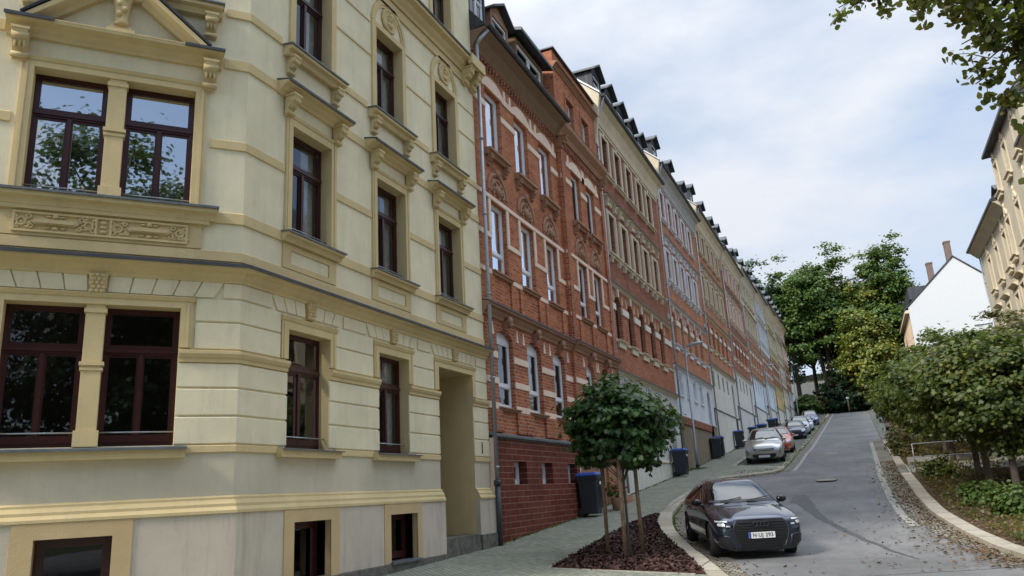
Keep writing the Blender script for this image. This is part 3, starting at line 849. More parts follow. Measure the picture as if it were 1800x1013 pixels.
    # rustication of the ground floor
    def rust(F, a0, a1, ex, m0, m1, tops):
        mb = MB(); e = .028
        R_ = [(.98, 1.365), (1.39, 1.775), (1.80, 2.155), (2.37, 2.765), (2.79, 3.135), (3.16, 3.40)]
        for z0, z1 in R_:
            ex2 = ex[0] if z0 < 2.3 else ex[1] if z0 < 3.14 else tops
            a = a0; segs = []
            for p, q in ex2: segs.append((a, p)); a = q
            segs.append((a, a1))
            for p, q in segs:
                if q - p > .03: mb.mould(p, q, [(0, z0), (e * .6, z0), (e, z0 + .012), (e, z1 - .012), (e * .6, z1), (0, z1)], m0 if p == a0 else 0, m1 if q == a1 else 0, not (p == a0 and m0), not (q == a1 and m1))
        return F.put('rustication', mb, M['cream'])
    vs_ = [(9.99, 11.54), (12.7, 14.22), (15.08, 17.2)]
    rust(S, y0, y1, ([(10.2, 11.33), (12.9, 14.02), (15.3, 16.98)], [(10.01, 11.52), (12.71, 14.21), (15.1, 17.15)]), MT, 0, [(c - .98, c + .98) if c < 16 else (c - 1.12, c + 1.12) for c in (10.77, 13.45, 16.12)][:3])
    rust(Ft, FL, 0, ([(-3.06, -.83)], [(-3.27, -.62)]), 0, MT, [(-3.65, -.24)])
    def vouss(F, c, half, n, z0=3.16, z1=3.40, kz=(3.13, 3.42)):
        mb = MB()
        kw = .13
        for sgn in (-1, 1):
            for k in range(n):
                t0 = k / n; t1 = (k + 1) / n
                b0 = kw + (half - kw) * t0; b1 = kw + (half - kw) * t1 - .02
                tp0 = b0 + .02 + .12 * t0; tp1 = b1 + .02 + .12 * t1
                mb.prism([(c + sgn * b0, z0), (c + sgn * b1, z0), (c + sgn * tp1, z1), (c + sgn * tp0, z1)], -.028, 0)
        F.put('voussoir_fan', mb, M['cream'])
        F.put_at('keystone', keystone(.25, kz[1] - kz[0], .09, 'ochre'), c, .0, kz[0])
    for c in (10.77, 13.45): vouss(S, c, .86, 3)
    vouss(S, 16.12, 1.0, 4)
    vouss(Ft, -1.945, 1.58, 5)
    # front facade windows
    for i, (a, b, z0, z1) in enumerate(fg): window(Ft, a, b, z0 + .02, z1, 'T', 'maroon', -.20, curtain=0, pane_mat='glass_dark')
    for i, (a, b, z0, z1) in enumerate(f1): window(Ft, a, b, z0 + .02, z1, 'T', 'maroon', -.20, curtain=0, pane_mat='glass_sky')
    for i, (a, b, z0, z1) in enumerate(f2 + more): window(Ft, a, b, z0 + .02, z1, 'T', 'maroon', -.20, curtain=1)
    for (z0, z1, L, zs) in ((.97, 2.97, fg, 0), (4.55, 6.55, f1, 1), (8.1, 10.2, f2, 1)):
        a, b = L[0][0], L[1][1]
        mb = MB(); zb = 2.38 if zs == 0 else z0
        mb.fb(a - .16, a, 0, .045, zb, z1 + .12); mb.fb(b, b + .16, 0, .045, zb, z1 + .12); mb.fb(a, b, 0, .045, z1, z1 + .12)
        mb.mould(a - .19, b + .19, [(0, z1 + .09), (.06, z1 + .1), (.09, z1 + .15), (0, z1 + .19)])
        mb.fb(a - .12, a - .08, .045, .06, zb, z1 + .08); mb.fb(b + .08, b + .12, .045, .06, zb, z1 + .08)
        Ft.put('window_surround', mb, M['ochre'])
        p0, p1 = L[0][1], L[1][0]
        mb = MB(); mb.fb(p0 + .005, p1 - .005, -.12, .02, z0, z1); mb.fb(p0 - .03, p1 + .03, -.12, .045, z0, z0 + .22)
        mb.fb(p0 - .02, p1 + .02, -.12, .04, z1 - .12, z1 - .06); mb.fb(p0 - .03, p1 + .03, -.12, .05, z0 + 1.12, z0 + 1.17); mb.fb(p0 - .02, p1 + .02, -.12, .035, z0 + 1.05, z0 + 1.09)
        Ft.put('window_pier', mb, M['ochre'])
    mb = MB(); mb.mould(-3.4, -.68, [(0, .79), (.14, .79), (.14, .92), (0, .95)]); Ft.put('window_sill', mb, M['ochre'])
    mb = MB(); mb.mould(-3.42, -.66, [(-.2, .985), (.2, .935), (.2, .90), (.175, .90), (-.2, .96)]); Ft.put('sill_flashing', mb, M['zinc'])
    mb = MB(); mb.mould(-3.42, -.40, sill_prof(4.56, .22, .2)); mb.fb(-3.3, -.5, 0, .09, 4.30, 4.37); Ft.put('window_sill', mb, M['ochre'])
    mb = MB(); mb.mould(-3.44, -.38, [(-.2, 4.60), (.24, 4.56), (.24, 4.525), (.215, 4.525), (-.2, 4.575)]); Ft.put('sill_flashing', mb, M['zinc'])
    for (z, ab) in ((1.17, (-3.06, -2.07)), (1.17, (-1.82, -.83)), (4.72, (-3.02, -2.03)), (4.72, (-1.78, -.79))):
        mb = MB(); mb.tube([(ab[0], .1, z), (ab[1], .1, z)], .012, 6); Ft.put('window_bar', mb, M['pipe'])
    # relief panel between cornice and first-floor window
    mb = MB(); a, b = -3.08, -.80
    mb.fb(-3.25, -.6, 0, .028, 3.925, 4.30); Ft.put('apron_panel', mb, M['ochre'])
    mb = MB(); m = (a + b) / 2; z0, z1 = 3.97, 4.27
    for (p, q, c_, d) in ((a, b, z0, z0 + .03), (a, b, z1 - .03, z1), (a, a + .03, z0 + .03, z1 - .03), (b - .03, b, z0 + .03, z1 - .03), (m - .11, m - .08, z0 + .03, z1 - .03), (m + .08, m + .11, z0 + .03, z1 - .03)): mb.fb(p, q, .028, .06, c_, d)
    rr = random.Random(4)
    for c0 in ((a + m) / 2 - .04, (m + b) / 2 + .04):
        mb.prism([(c0 - .3, 4.12), (c0 - .26, 4.085), (c0 + .26, 4.085), (c0 + .3, 4.12), (c0 + .26, 4.165), (c0 - .26, 4.165)], -.075, -.028)
        mb.prism([(c0 - .26, 4.12), (c0 - .24, 4.10), (c0 + .24, 4.10), (c0 + .26, 4.12), (c0 + .24, 4.15), (c0 - .24, 4.15)], -.095, -.075)
        for k in (-1, 1):
            mb.torus((c0 + k * .30, -.04, 4.06), .028, .016, 'y', 10, 5); mb.torus((c0 + k * .42, -.04, 4.12), .055, .018, 'y', 12, 5); mb.torus((c0 + k * .33, -.04, 4.2), .03, .014, 'y', 10, 5)
            mb.torus((c0 + k * .48, -.04, 4.05), .03, .014, 'y', 10, 5); mb.torus((c0 + k * .5, -.04, 4.19), .03, .015, 'y', 10, 5)
            for q in range(12): mb.ell((c0 + k * rr.uniform(.30, .52), -.035, rr.uniform(4.02, 4.23)), (rr.uniform(.02, .05), .025, rr.uniform(.012, .03)), 6, 4)
            mb.ell((c0 + k * .1, -.04, 4.045), (.05, .02, .018), 6, 4); mb.ell((c0 + k * .08, -.04, 4.215), (.05, .02, .018), 6, 4)
        mb.ell((c0, -.045, 4.22), (.045, .03, .035), 8, 5); mb.ell((c0, -.045, 4.035), (.045, .03, .03), 8, 5)
    for z in (4.05, 4.12, 4.19): mb.ell((m, -.04, z), (.05, .03, .03), 8, 5)
    Ft.put('relief_panel', mb, M['ochre'])
    # pediment hood
    mb = MB(); mb.mould(-3.42, -.42, cornice_prof(7.25, .32, .24)); Ft.put('window_hood', mb, M['ochre'])
    mb = MB(); mb.mould(-3.44, -2.8, cap_prof(7.25, .32)); mb.mould(-1.0, -.40, cap_prof(7.25, .32)); mb.mould(-2.8, -1.0, cap_prof(7.245, .22)); Ft.put('metal_capping', mb, M['lead'])
    for sg in (-1, 1):
        c0 = -1.93; mb = MB(); L_ = 1.06
        ra = 45 * math.pi / 180
        prof = [(0, -.17), (.10, -.17), (.14, -.12), (.22, -.09), (.29, -.07), (.30, 0), (0, .02)]
        n = len(prof); vs = []
        for t, (px, pz) in ((0, (c0 + sg * 1.12, 7.27)), (1, (c0 + sg * .38, 8.01))):
            for oo, h in prof:
                if t == 0: vs.append((px + sg * (h + .17) * 1.0 - sg * .1, -oo, pz + .0))
                else: vs.append((px + sg * h * .7, -oo, pz + h * .7 + .0))
        for i in range(n):
            oo, h = prof[i]
            vs[i] = (c0 + sg * (1.02 + (h + .17) * 1.41), -oo, 7.26)
        mb.add(vs, [(i, (i + 1) % n, (i + 1) % n + n, i + n) for i in range(n)] + [tuple(range(n, 2 * n)), tuple(range(n - 1, -1, -1))])
        Ft.put('pediment_rake', mb, M['ochre'])
        mb = MB(); tA = (c0 + sg * (1.02 + .19 * 1.41), 7.275); tB = (c0 + sg * .38 + sg * .012, 8.04)
        mb.add([(tA[0], 0, tA[1]), (tA[0], -.32, tA[1] - .01), (tB[0], -.32, tB[1] - .01), (tB[0], 0, tB[1]), (tA[0] + sg * .03, 0, tA[1] + .0), (tA[0] + sg * .03, -.33, tA[1] - .0), (tB[0] + sg * .02, -.33, tB[1] + .02), (tB[0] + sg * .02, 0, tB[1] + .03)],
               [(0, 1, 2, 3), (4, 7, 6, 5), (0, 4, 5, 1), (1, 5, 6, 2), (2, 6, 7, 3), (3, 7, 4, 0)])
        Ft.put('metal_capping', mb, M['lead'])
    # vase standing in the pediment
    mb = MB()
    for (w_, z0, z1, e) in ((.20, 7.27, 7.33, .22), (.15, 7.33, 7.40, .19)): mb.fb(-1.93 - w_, -1.93 + w_, 0, e, z0, z1)
    mb.tube([(-1.93, -.10, 7.40), (-1.93, -.10, 7.5), (-1.93, -.10, 7.62), (-1.93, -.10, 7.85), (-1.93, -.10, 8.0)], [.15, .10, .095, .13, .16], 8)
    for k in range(4): mb.ell((-1.93 + (k % 2 - .5) * .08, -.2, 7.6 + .09 * k), (.05, .04, .05), 6, 4)
    Ft.put('pediment_vase', mb, M['ochre'])
    for s_ in (-3.22, -.6): Ft.put_at('console', console(.19, .40, .22, 'ochre'), s_, .03, 6.60)
    mb = MB(); mb.mould(-3.35, -.45, sill_prof(8.13, .24, .2)); Ft.put('window_sill', mb, M['ochre'])
    mb = MB(); mb.mould(-3.37, -.43, [(-.2, 8.17), (.26, 8.13), (.26, 8.10), (.235, 8.10), (-.2, 8.15)]); Ft.put('sill_flashing', mb, M['zinc'])
    for s_ in (-3.18, -.62): Ft.put_at('console', console(.17, .36, .18, 'ochre'), s_, 0, 7.55)
    # roof: simple hipped slate body
    mb = MB()
    fx, fy = FOLD
    S.put('roof', MB().mould(y0, y1, [(.45, 15.3), (.0, 15.3), (-8, 15.3), (-8, 19.5), (-5.5, 19.5)], MT * .9, 0), M['slate'])
    Ft.put('roof', MB().mould(FL, 0, [(.45, 15.3), (.0, 15.3), (-8, 15.3), (-8, 19.5), (-5.5, 19.5)], 0, MT * .9), M['slate'])
    # rest of the volume (hidden sides)
    S.put('party_wall', MB().fb(y1 - .12, y1 - .02, -10, -.02, -1.5, 15.2), M['cream'])
    return root
yellow_house()

def downpipe(F, s, z0, z1, o=.10, mat='pipe', r=.05, name='downpipe'):
    mb = MB(); mb.tube([(s, -o, z0), (s, -o, z1)], r, 8)
    z = z0 + 1.0
    while z < z1:
        mb.tube([(s, -o, z), (s, -o, z + .05)], r * 1.35, 8); z += 2.2
    return F.put(name, mb, M[mat])
# ------------------------------------------------------------------ the terrace
M['brickG'] = brick('red_clinker', (.33, .075, .038), (.57, .175, .078), (.44, .28, .19), bw=.27, rh=.094, ms=.018)
M['brickO'] = brick('orange_clinker', (.42, .125, .055), (.68, .245, .11), (.50, .34, .24), bw=.27, rh=.094, ms=.017)
M['brown'] = stucco('brown_cove_plaster', (.26, .17, .11), dirt=(.12, .08, .05), amt=.3)
M['paleblue'] = stucco('pale_blue_grey_stucco', (.72, .75, .80), amt=.25)
M['greyorn'] = stucco('grey_ornament_stucco', (.48, .46, .44), dirt=(.16, .16, .16), amt=.6, bs=9)
M['beige'] = stucco('beige_stucco', (.74, .62, .46), amt=.35)
M['beigegrey'] = stucco('beige_grey_stucco', (.74, .71, .64), amt=.4)
M['pinkgrey'] = stucco('pink_grey_stucco', (.72, .60, .50), amt=.4)
M['yellow'] = stucco('yellow_stucco', (.68, .50, .24), amt=.3)
M['whitewall'] = plain('white_render', (.60, .61, .63), .9, var=.03)
M['creamtrim'] = stucco('cream_stone', (.70, .60, .44), dirt=(.25, .2, .14), amt=.3)
M['whitetrim'] = stucco('white_stone', (.74, .74, .76), dirt=(.25, .25, .25), amt=.3)
M['chimney'] = stucco('grey_brown_chimney', (.20, .15, .13), amt=.5)
M['impost'] = stucco('pale_impost_stone', (.80, .74, .64), amt=.15)
M['seam'] = plain('roof_edge_metal', (.06, .065, .07), .5, .2, .2, 5)

DC = {}
def dormer_mesh(w, h, dp, wallm, gable=True):
    key = (w, h, dp, wallm, gable)
    if key in DC: return DC[key]
    m = MB(); a = w / 2
    # cheeks and front frame (front at y = 0, body runs inward +y)
    m.box(-a, -a + .12, 0, dp, 0, h); m.box(a - .12, a, 0, dp, 0, h); m.box(-a + .12, a - .12, 0, .1, 0, .18); m.box(-a + .12, a - .12, 0, .1, h - .14, h)
    if gable: m.prism([(-a, h), (a, h), (0, h + a * .62)], .02, dp)
    body = m.mesh('dormer_wall', M[wallm])
    r = MB()
    if gable:
        k = a * .62 / a; e = a + .16
        for sg in (-1, 1):
            r.prism([(0, h + a * .62 + .02), (sg * e, h - .16 * k + .02), (sg * e, h - .16 * k + .10), (0, h + a * .62 + .11)], -.22, dp + .8)
    else:
        r.add([(-a - .25, -.35, h), (a + .25, -.35, h), (a + .25, dp, h + .75), (-a - .25, dp, h + .75), (-a - .25, -.35, h + .12), (a + .25, -.35, h + .12), (a + .25, dp, h + .87), (-a - .25, dp, h + .87)],
              [(0, 3, 2, 1), (4, 5, 6, 7), (0, 1, 5, 4), (1, 2, 6, 5), (2, 3, 7, 6), (3, 0, 4, 7)])
    roof = r.mesh('dormer_roof', M['seam'])
    DC[key] = (body, roof)
    return DC[key]

def dormer(F, s, z, o=-.2, w=1.15, h=1.35, dp=2.2, wallm='slate', gable=True, fm='white'):
    body, roof = dormer_mesh(w, h, dp, wallm, gable)
    d = F.put_at('dormer', body, s, o, z)
    link('dormer_roof', roof, d)
    n = 1 if w < 1.6 else 2
    ww = (w - .26) / n
    for k in range(n):
        fr, pane, cur, full = win_meshes(ww, h - .34, 'M' if n == 1 else 'S', fm)
        x = link('window', fr, d, (-(w - .26) / 2 + ww * (k + .5), .04, .18))
        # keep the level at thing > part > sub-part: glass stays beside the frame
        link('pane', pane, d, (-(w - .26) / 2 + ww * (k + .5), .04, .18))
    m = MB(); m.box(-w / 2 + .13, w / 2 - .13, .5, .55, .1, h - .1); link('backing', m.mesh('backing', M['room']), d)
    return d

def gutter(F, s0, s1, z, o=.55, r=.075):
    mb = MB(); N = 8; vs = []
    for s_ in (s0, s1):
        for k in range(N + 1):
            a = math.pi + math.pi * k / N
            vs.append((s_, -o + r * math.cos(a), z + r * math.sin(a)))
    mb.add(vs, [(k, k + 1, k + N + 2, k + N + 1) for k in range(N)], True)
    mb.box(s0, s1, -o - r - .012, -o - r, z - .01, z + .025)
    mb.fb(s0, s1, .0, o - r * .5, z - .035, z - .005)
    F.put('gutter', mb, M['lead'])

def red_house():
    root = empty('brick_house', (-8.4, 17.8, g(17.8)), R(90), 'red brick house with pink stone bands and tiled base, touching the cream corner house', 'house', 'brick houses of the terrace')
    F = Fr(root, (-8.4, 0), R(90))
    y0, y1, yr = 17.8, 29.6, 24.55
    cols = [(18.6, 19.68), (20.7, 21.78), (22.8, 23.88)]; rc = [(25.7, 26.7), (27.45, 28.45)]
    op = .12
    g0 = [(a, b, 2.27, 4.36, .25) for a, b in cols]; gr = [(25.75, 26.65, 2.27, 4.36, .3), (27.4, 28.6, .1, 4.42, .55, 1.0)]
    f1 = [(a, b, 5.97, 8.03) for a, b in cols]; f1r = [(a, b, 5.97, 8.03) for a, b in rc]
    f2 = [(a, b, 9.55, 11.52) for a, b in cols]; f2r = [(a, b, 9.55, 11.52) for a, b in rc]
    f3r = [(25.75, 26.6, 13.1, 14.55), (27.55, 28.4, 13.1, 14.55)]
    F.put('wall', wall(MB(), y0, yr, 1.5, 4.95, g0), M['brickG']); m = wall(MB(), yr, y1, .9, 4.95, gr, op, jm=None); m.quad((yr, -op, .9), (yr, 0, .9), (yr, 0, 4.95), (yr, -op, 4.95)); F.put('wall', m, M['brickG'])
    F.put('wall', wall(MB(), y0, yr, 4.95, 13.0, f1 + f2), M['brickA'])
    m = wall(MB(), yr, y1, 4.95, 15.95, f1r + f2r + f3r, op); m.quad((yr, -op, 4.95), (yr, 0, 4.95), (yr, 0, 13), (yr, -op, 13)); m.quad((yr, -op, 12.9), (yr, 1.5, 12.9), (yr, 1.5, 15.95), (yr, -op, 15.95))
    m.quad((y1, -op, 4.95), (y1, 4, 4.95), (y1, 4, 15.95), (y1, -op, 15.95)); m.quad((yr, -op, 15.95), (y1, -op, 15.95), (y1, 4, 15.95), (yr, 4, 15.95))
    F.put('wall', m, M['brickA'])
    mb = MB(); mb.fb(y0 + .05, y1 - .05, -1.35, -1.2, -.3, 12.9); mb.fb(yr + .05, y1 - .05, -1.35, -1.2, 12.9, 15.8); F.put('room_shade_sheet', mb, M['room'])
    # tiled base
    bo = [(19.1, 19.95, .31, .9), (21.05, 21.9, .31, .9), (23.2, 24.05, .31, .9)]
    m = wall(MB(), y0 + .15, 24.35, -1.6, 1.5, bo, .10, .30); m.quad((24.35, -.1, -1.6), (24.35, .8, -1.6), (24.35, .8, 1.5), (24.35, -.1, 1.5))
    F.put('base', m, M['redtile'])
    m = MB(); m.fb(y0 + .02, y0 + .148, 0, .13, -1.6, 1.47); m.fb(24.352, 24.43, -.3, .11, -1.5, 1.0); F.put('corner_strip', m, M['sand'])
    m = MB(); m.mould(y0 + .02, 24.45, [(0, 1.60), (.19, 1.53), (.19, 1.475), (.165, 1.475), (0, 1.54)]); m.fb(y0 + .02, 24.4, 0, .12, 1.44, 1.475); F.put('metal_capping', m, M['zinc'])
    for b in bo:
        window(F, b[0], b[1], b[2] + .01, b[3], 'S', 'white', -.14, curtain=0)
    m = MB(); m.fb(24.36, y1, -.1, .04, -.9, .9); F.put('base', m, M['sandd'])
    # stoop and door
    m = MB()
    for k in range(4): m.fb(27.2 - .0, 28.8, -.9, .75 - .22 * k, -.8 if k == 0 else -.3 + .15 * (k - 1), -.3 + .15 * k)
    F.put('door_step', m, M['sandd'])
    m = MB(); m.fb(27.45, 28.55, -.95, -.88, .25, 3.9); F.put('door', m, M['darkframe'])
    # recessed panels under ground-floor windows
    for a, b in cols:
        m = MB()
        for p, q in ((a - .5, a + .05), (b - .05, b + .50)): m.fb(p, q, 0, .07, 1.62, 2.20)
        F.put('brick_pier', m, M['brickG'])
    for a, b in cols:
        m = MB(); m.mould(a - .12, b + .14, sill_prof(2.28, .15, .10)); F.put('window_sill', m, M['sandd'])
    # stone bands
    def bands(z0, z1, L, o=0.0, e=.03, mat='sand'):
        m = MB()
        for p, q in L: m.mould(p, q, [(o, z0), (o + e, z0 + .008), (o + e, z1 - .008), (o, z1)])
        F.put('stone_band', m, M[mat])
    def gaps(a0, a1, L, pad=0.0):
        out = []; a = a0
        for p, q in L: out.append((a, p - pad)); a = q + pad
        out.append((a, a1)); return out
    for z0, z1 in ((2.20, 2.38), (2.86, 3.04), (3.54, 3.73)):
        bands(z0, z1, gaps(y0, yr, cols)); bands(z0, z1, gaps(yr, y1, [(25.75, 26.65), (27.4, 28.6)]), op)
    bands(5.82, 5.96, gaps(y0, yr, cols, .12)); bands(5.82, 5.96, gaps(yr, y1, rc, .12), op)
    bands(6.87, 7.02, gaps(y0, yr, cols)); bands(6.87, 7.02, gaps(yr, y1, rc), op)
    bands(8.03, 8.16, [(y0, yr)], 0, .045); bands(8.03, 8.16, [(yr, y1)], op, .045)
    bands(10.84, 11.04, gaps(y0, yr, cols)); bands(10.84, 11.04, gaps(yr, y1, rc), op)
    for (L, o) in ((cols, 0), (rc, op)):
        for a, b in L:
            m = MB(); m.fb(a - .15, a, o, o + .035, 7.02, 8.03); m.fb(b, b + .15, o, o + .035, 7.02, 8.03); F.put('window_surround', m, M['sand'])
            # 1F sill, panel
            m = MB(); m.mould(a - .12, b + .12, sill_prof(5.97, .14, .14)); m.v = [(x, y - o, z) for x, y, z in m.v]; F.put('window_sill', m, M['sandd'])
            m = MB(); m.fb(a - .35, a - .02, o, o + .05, 5.05, 5.80); m.fb(b + .02, b + .35, o, o + .05, 5.05, 5.80); F.put('brick_pier', m, M['brickA'])
            # 2F sill with consoles
            m = MB(); m.mould(a - .18, b + .18, sill_prof(9.54, .22, .20)); m.v = [(x, y - o, z) for x, y, z in m.v]; F.put('window_sill', m, M['sandd'])
            for k in (a - .02, b + .02): F.put_at('console', console(.15, .30, .16, 'sandd'), k, o, 9.02)
            # stepped stone head over 2F window
            c = (a + b) / 2; m = MB()
            P = [(a - .52, 11.52), (a - .08, 11.52), (a - .08, 11.56), (b + .08, 11.56), (b + .08, 11.52), (b + .52, 11.52), (b + .52, 11.70), (b + .2, 11.72)]
            P += [(c + .62 * math.cos(math.pi * t / 8), 11.72 + .24 * math.sin(math.pi * t / 8)) for t in range(1, 8)] + [(a - .2, 11.72), (a - .52, 11.70)]
            m.prism(P, -o - .04, -o)
            for xx in (a - .3, b + .3): m.prism([(xx - .09, 11.7), (xx + .09, 11.7), (xx + .05, 12.0), (xx - .05, 12.0)], -o - .04, -o)
            F.put('window_head', m, M['sand'])
            # arched relief over 1F window
            m = MB()
            for (r, t) in ((.62, .06), (.45, .05)): m.torus((c, -o - .01, 8.3), r, t, 'y', 14, 5, 0, math.pi)
            m.cyl((c, -o - .02, 8.95), .1, .14, 'y', 10); m.ell((c, -o - .04, 8.95), (.16, .08, .12), 8, 5)
            for k in (-1, 1): m.torus((c + k * .22, -o - .03, 8.55), .10, .04, 'y', 10, 5); m.torus((c + k * .33, -o - .03, 8.36), .08, .035, 'y', 10, 5)
            m.ell((c, -o - .04, 8.42), (.2, .09, .16), 8, 6)
            F.put('window_relief', m, M['sandd'])
            m = MB(); m.prism([(c - .7, 8.17), (c + .7, 8.17)] + [(c + .7 * math.cos(math.pi * t / 12), 8.3 + .78 * math.sin(math.pi * t / 12)) for t in range(0, 13)], -o - .02, -o + .01)
            F.put('brick_arch', m, M['brickD'])
    # keystones (heads), spikes above ground floor
    for (a, b), o in [(x, 0) for x in cols] + [((25.75, 26.65), op), ((27.4, 28.6), op)]:
        c = (a + b) / 2
        m = MB(); m.add([(c - .09, -o, 4.36), (c + .09, -o, 4.36), (c + .13, -o, 4.62), (c - .13, -o, 4.62), (c - .09, -o - .12, 4.36), (c + .09, -o - .12, 4.36), (c + .13, -o - .16, 4.62), (c - .13, -o - .16, 4.62)],
                        [(0, 3, 2, 1), (4, 5, 6, 7), (0, 1, 5, 4), (1, 2, 6, 5), (2, 3, 7, 6), (3, 0, 4, 7)])
        m.ell((c, -o - .17, 4.62), (.12, .11, .13), 8, 6); m.ell((c, -o - .2, 4.50), (.08, .08, .08), 8, 5)
        F.put('keystone', m, M['sandd'])
        m = MB()
        for xx in (a - .28, b + .28): m.prism([(xx - .075, 4.16), (xx + .075, 4.16), (xx + .015, 4.5), (xx - .015, 4.5)], -o - .035, -o)
        F.put('stone_spike', m, M['sand'])
    for (p, q, o) in ((y0, yr + .0, 0), (yr, y1, op)):
        m = MB(); m.mould(p, q, cornice_prof(4.95, .26, .34)); m.v = [(x, y - o, z) for x, y, z in m.v]; F.put('cornice', m, M['sandd'])
        m = MB(); m.mould(p, q, cap_prof(4.95, .26)); m.v = [(x, y - o, z) for x, y, z in m.v]; F.put('metal_capping', m, M['lead'])
    # corbel table, cove, gutter
    m = MB(); s_ = y0 + .1
    while s_ < yr - .15:
        m.fb(s_, s_ + .10, 0, .07, 12.12, 12.30); m.fb(s_ - .01, s_ + .11, 0, .10, 12.22, 12.30); s_ += .2
    m.fb(y0, yr, 0, .06, 12.30, 12.38)
    F.put('corbel_table', m, M['brickD'])
    m = MB(); m.fb(y0, yr, -.001, .012, 12.1, 12.31); F.put('corbel_backing_band', m, M['sandd'])  # thin brown sandstone band behind the corbels
    m = MB(); m.mould(y0 + .0, yr - .1, [(0, 12.38), (.07, 12.38), (.12, 12.48), (.28, 12.72), (.48, 12.86), (.5, 12.9), (0, 12.9)]); F.put('cove', m, M['brown'])
    gutter(F, y0 + .02, yr + .12, 12.97)
    # risalit
    m = MB(); s_ = yr + .5
    while s_ < y1 - .5:
        m.fb(s_, s_ + .10, op, op + .06, 12.12, 12.30); s_ += .2
    m.fb(yr + .36, y1 - .36, op, op + .05, 12.30, 12.37)
    F.put('corbel_table', m, M['brickD'])
    m = MB(); m.mould(yr - .1, y1 + .02, [(0, 12.40), (.1, 12.42), (.16, 12.6), (.34, 12.78), (.36, 12.95), (0, 13.0)], 0, 0); m.v = [(x, y - op, z) for x, y, z in m.v]; F.put('cornice', m, M['sandd'])
    for xx in (yr + .1, y1 - .25): F.put_at('console', console(.22, .42, .3, 'sandd'), xx, op, 11.98)
    m = MB(); m.mould(yr - .05, y1 + .02, cornice_prof(15.45, .22, .22)); m.v = [(x, y - op, z) for x, y, z in m.v]; F.put('cornice', m, M['sandd'])
    m = MB(); m.mould(yr - .08, y1 + .05, [(-4, 15.99), (.10, 15.99), (.10, 16.04), (-4, 16.04)]); m.v = [(x, y - op, z) for x, y, z in m.v]; F.put('metal_capping', m, M['seam'])
    for a, b in ((25.75, 26.6), (27.55, 28.4)):
        m = MB(); m.fb(a - .14, a, op, op + .03, 13.05, 14.7); m.fb(b, b + .14, op, op + .03, 13.05, 14.7)
        m.prism([(a - .14, 14.55), (b + .14, 14.55), (b + .05, 14.75), ((a + b) / 2, 14.85), (a - .05, 14.75)], -op - .04, -op); F.put('window_surround', m, M['brickG'])
        window(F, a, b, 13.12, 14.55, 'H', 'white', op - .14)
    for (p, q) in ((yr + .02, yr + .35), (y1 - .35, y1 - .02)):
        m = MB(); m.fb(p, q, op, op + .07, 4.99, 12.38); F.put('brick_pilaster', m, M['brickG'])
    # windows
    for a, b in cols: window(F, a, b, 2.29, 4.36, 'H', 'white', -.13, .24)
    window(F, 25.75, 26.65, 2.29, 4.36, 'H', 'white', op - .13, .3)
    for L, o in ((cols, 0), (rc, op)):
        for a, b in L:
            window(F, a, b, 5.98, 8.03, 'H', 'white', o - .13, curtain=2 if rnd.random() < .5 else 1)
            window(F, a, b, 9.56, 11.52, 'S', 'white', o - .13, curtain=1)
    # roof + dormers
    m = MB(); m.mould(y0, y1, [(.48, 12.98), (-.6, 14.4), (-3.0, 17.0), (-9, 17.2), (-9, 12.9), (0, 12.9)]); F.put('roof', m, M['slate'])
    dormer(F, 18.8, 13.5, -.2, 1.2, 1.7, 2.2, 'slate'); dormer(F, 20.6, 13.5, -.25, 1.35, 1.5, 2.4, 'sandd')
    dormer(F, 22.9, 13.45, -.15, 2.5, 1.5, 2.6, 'brown', False)
    downpipe(F, y0 + .07, -.3, 12.4, .17, 'pipe', .055)
    m = MB(); m.tube([(y0 + .07, -.17, 12.4), (y0 + .1, -.25, 12.6), (y0 + .15, -.5, 12.85)], .055, 8); F.put('downpipe_bend', m, M['pipe'])
    m = MB(); m.tube([(y0 + .07, -.17, -1.2), (y0 + .07, -.17, .3)], .075, 8); m.tube([(y0 + .07, -.17, .3), (y0 + .07, -.17, .42)], .095, 8); F.put('downpipe_shoe', m, M['seam'])
    return root
red_house()

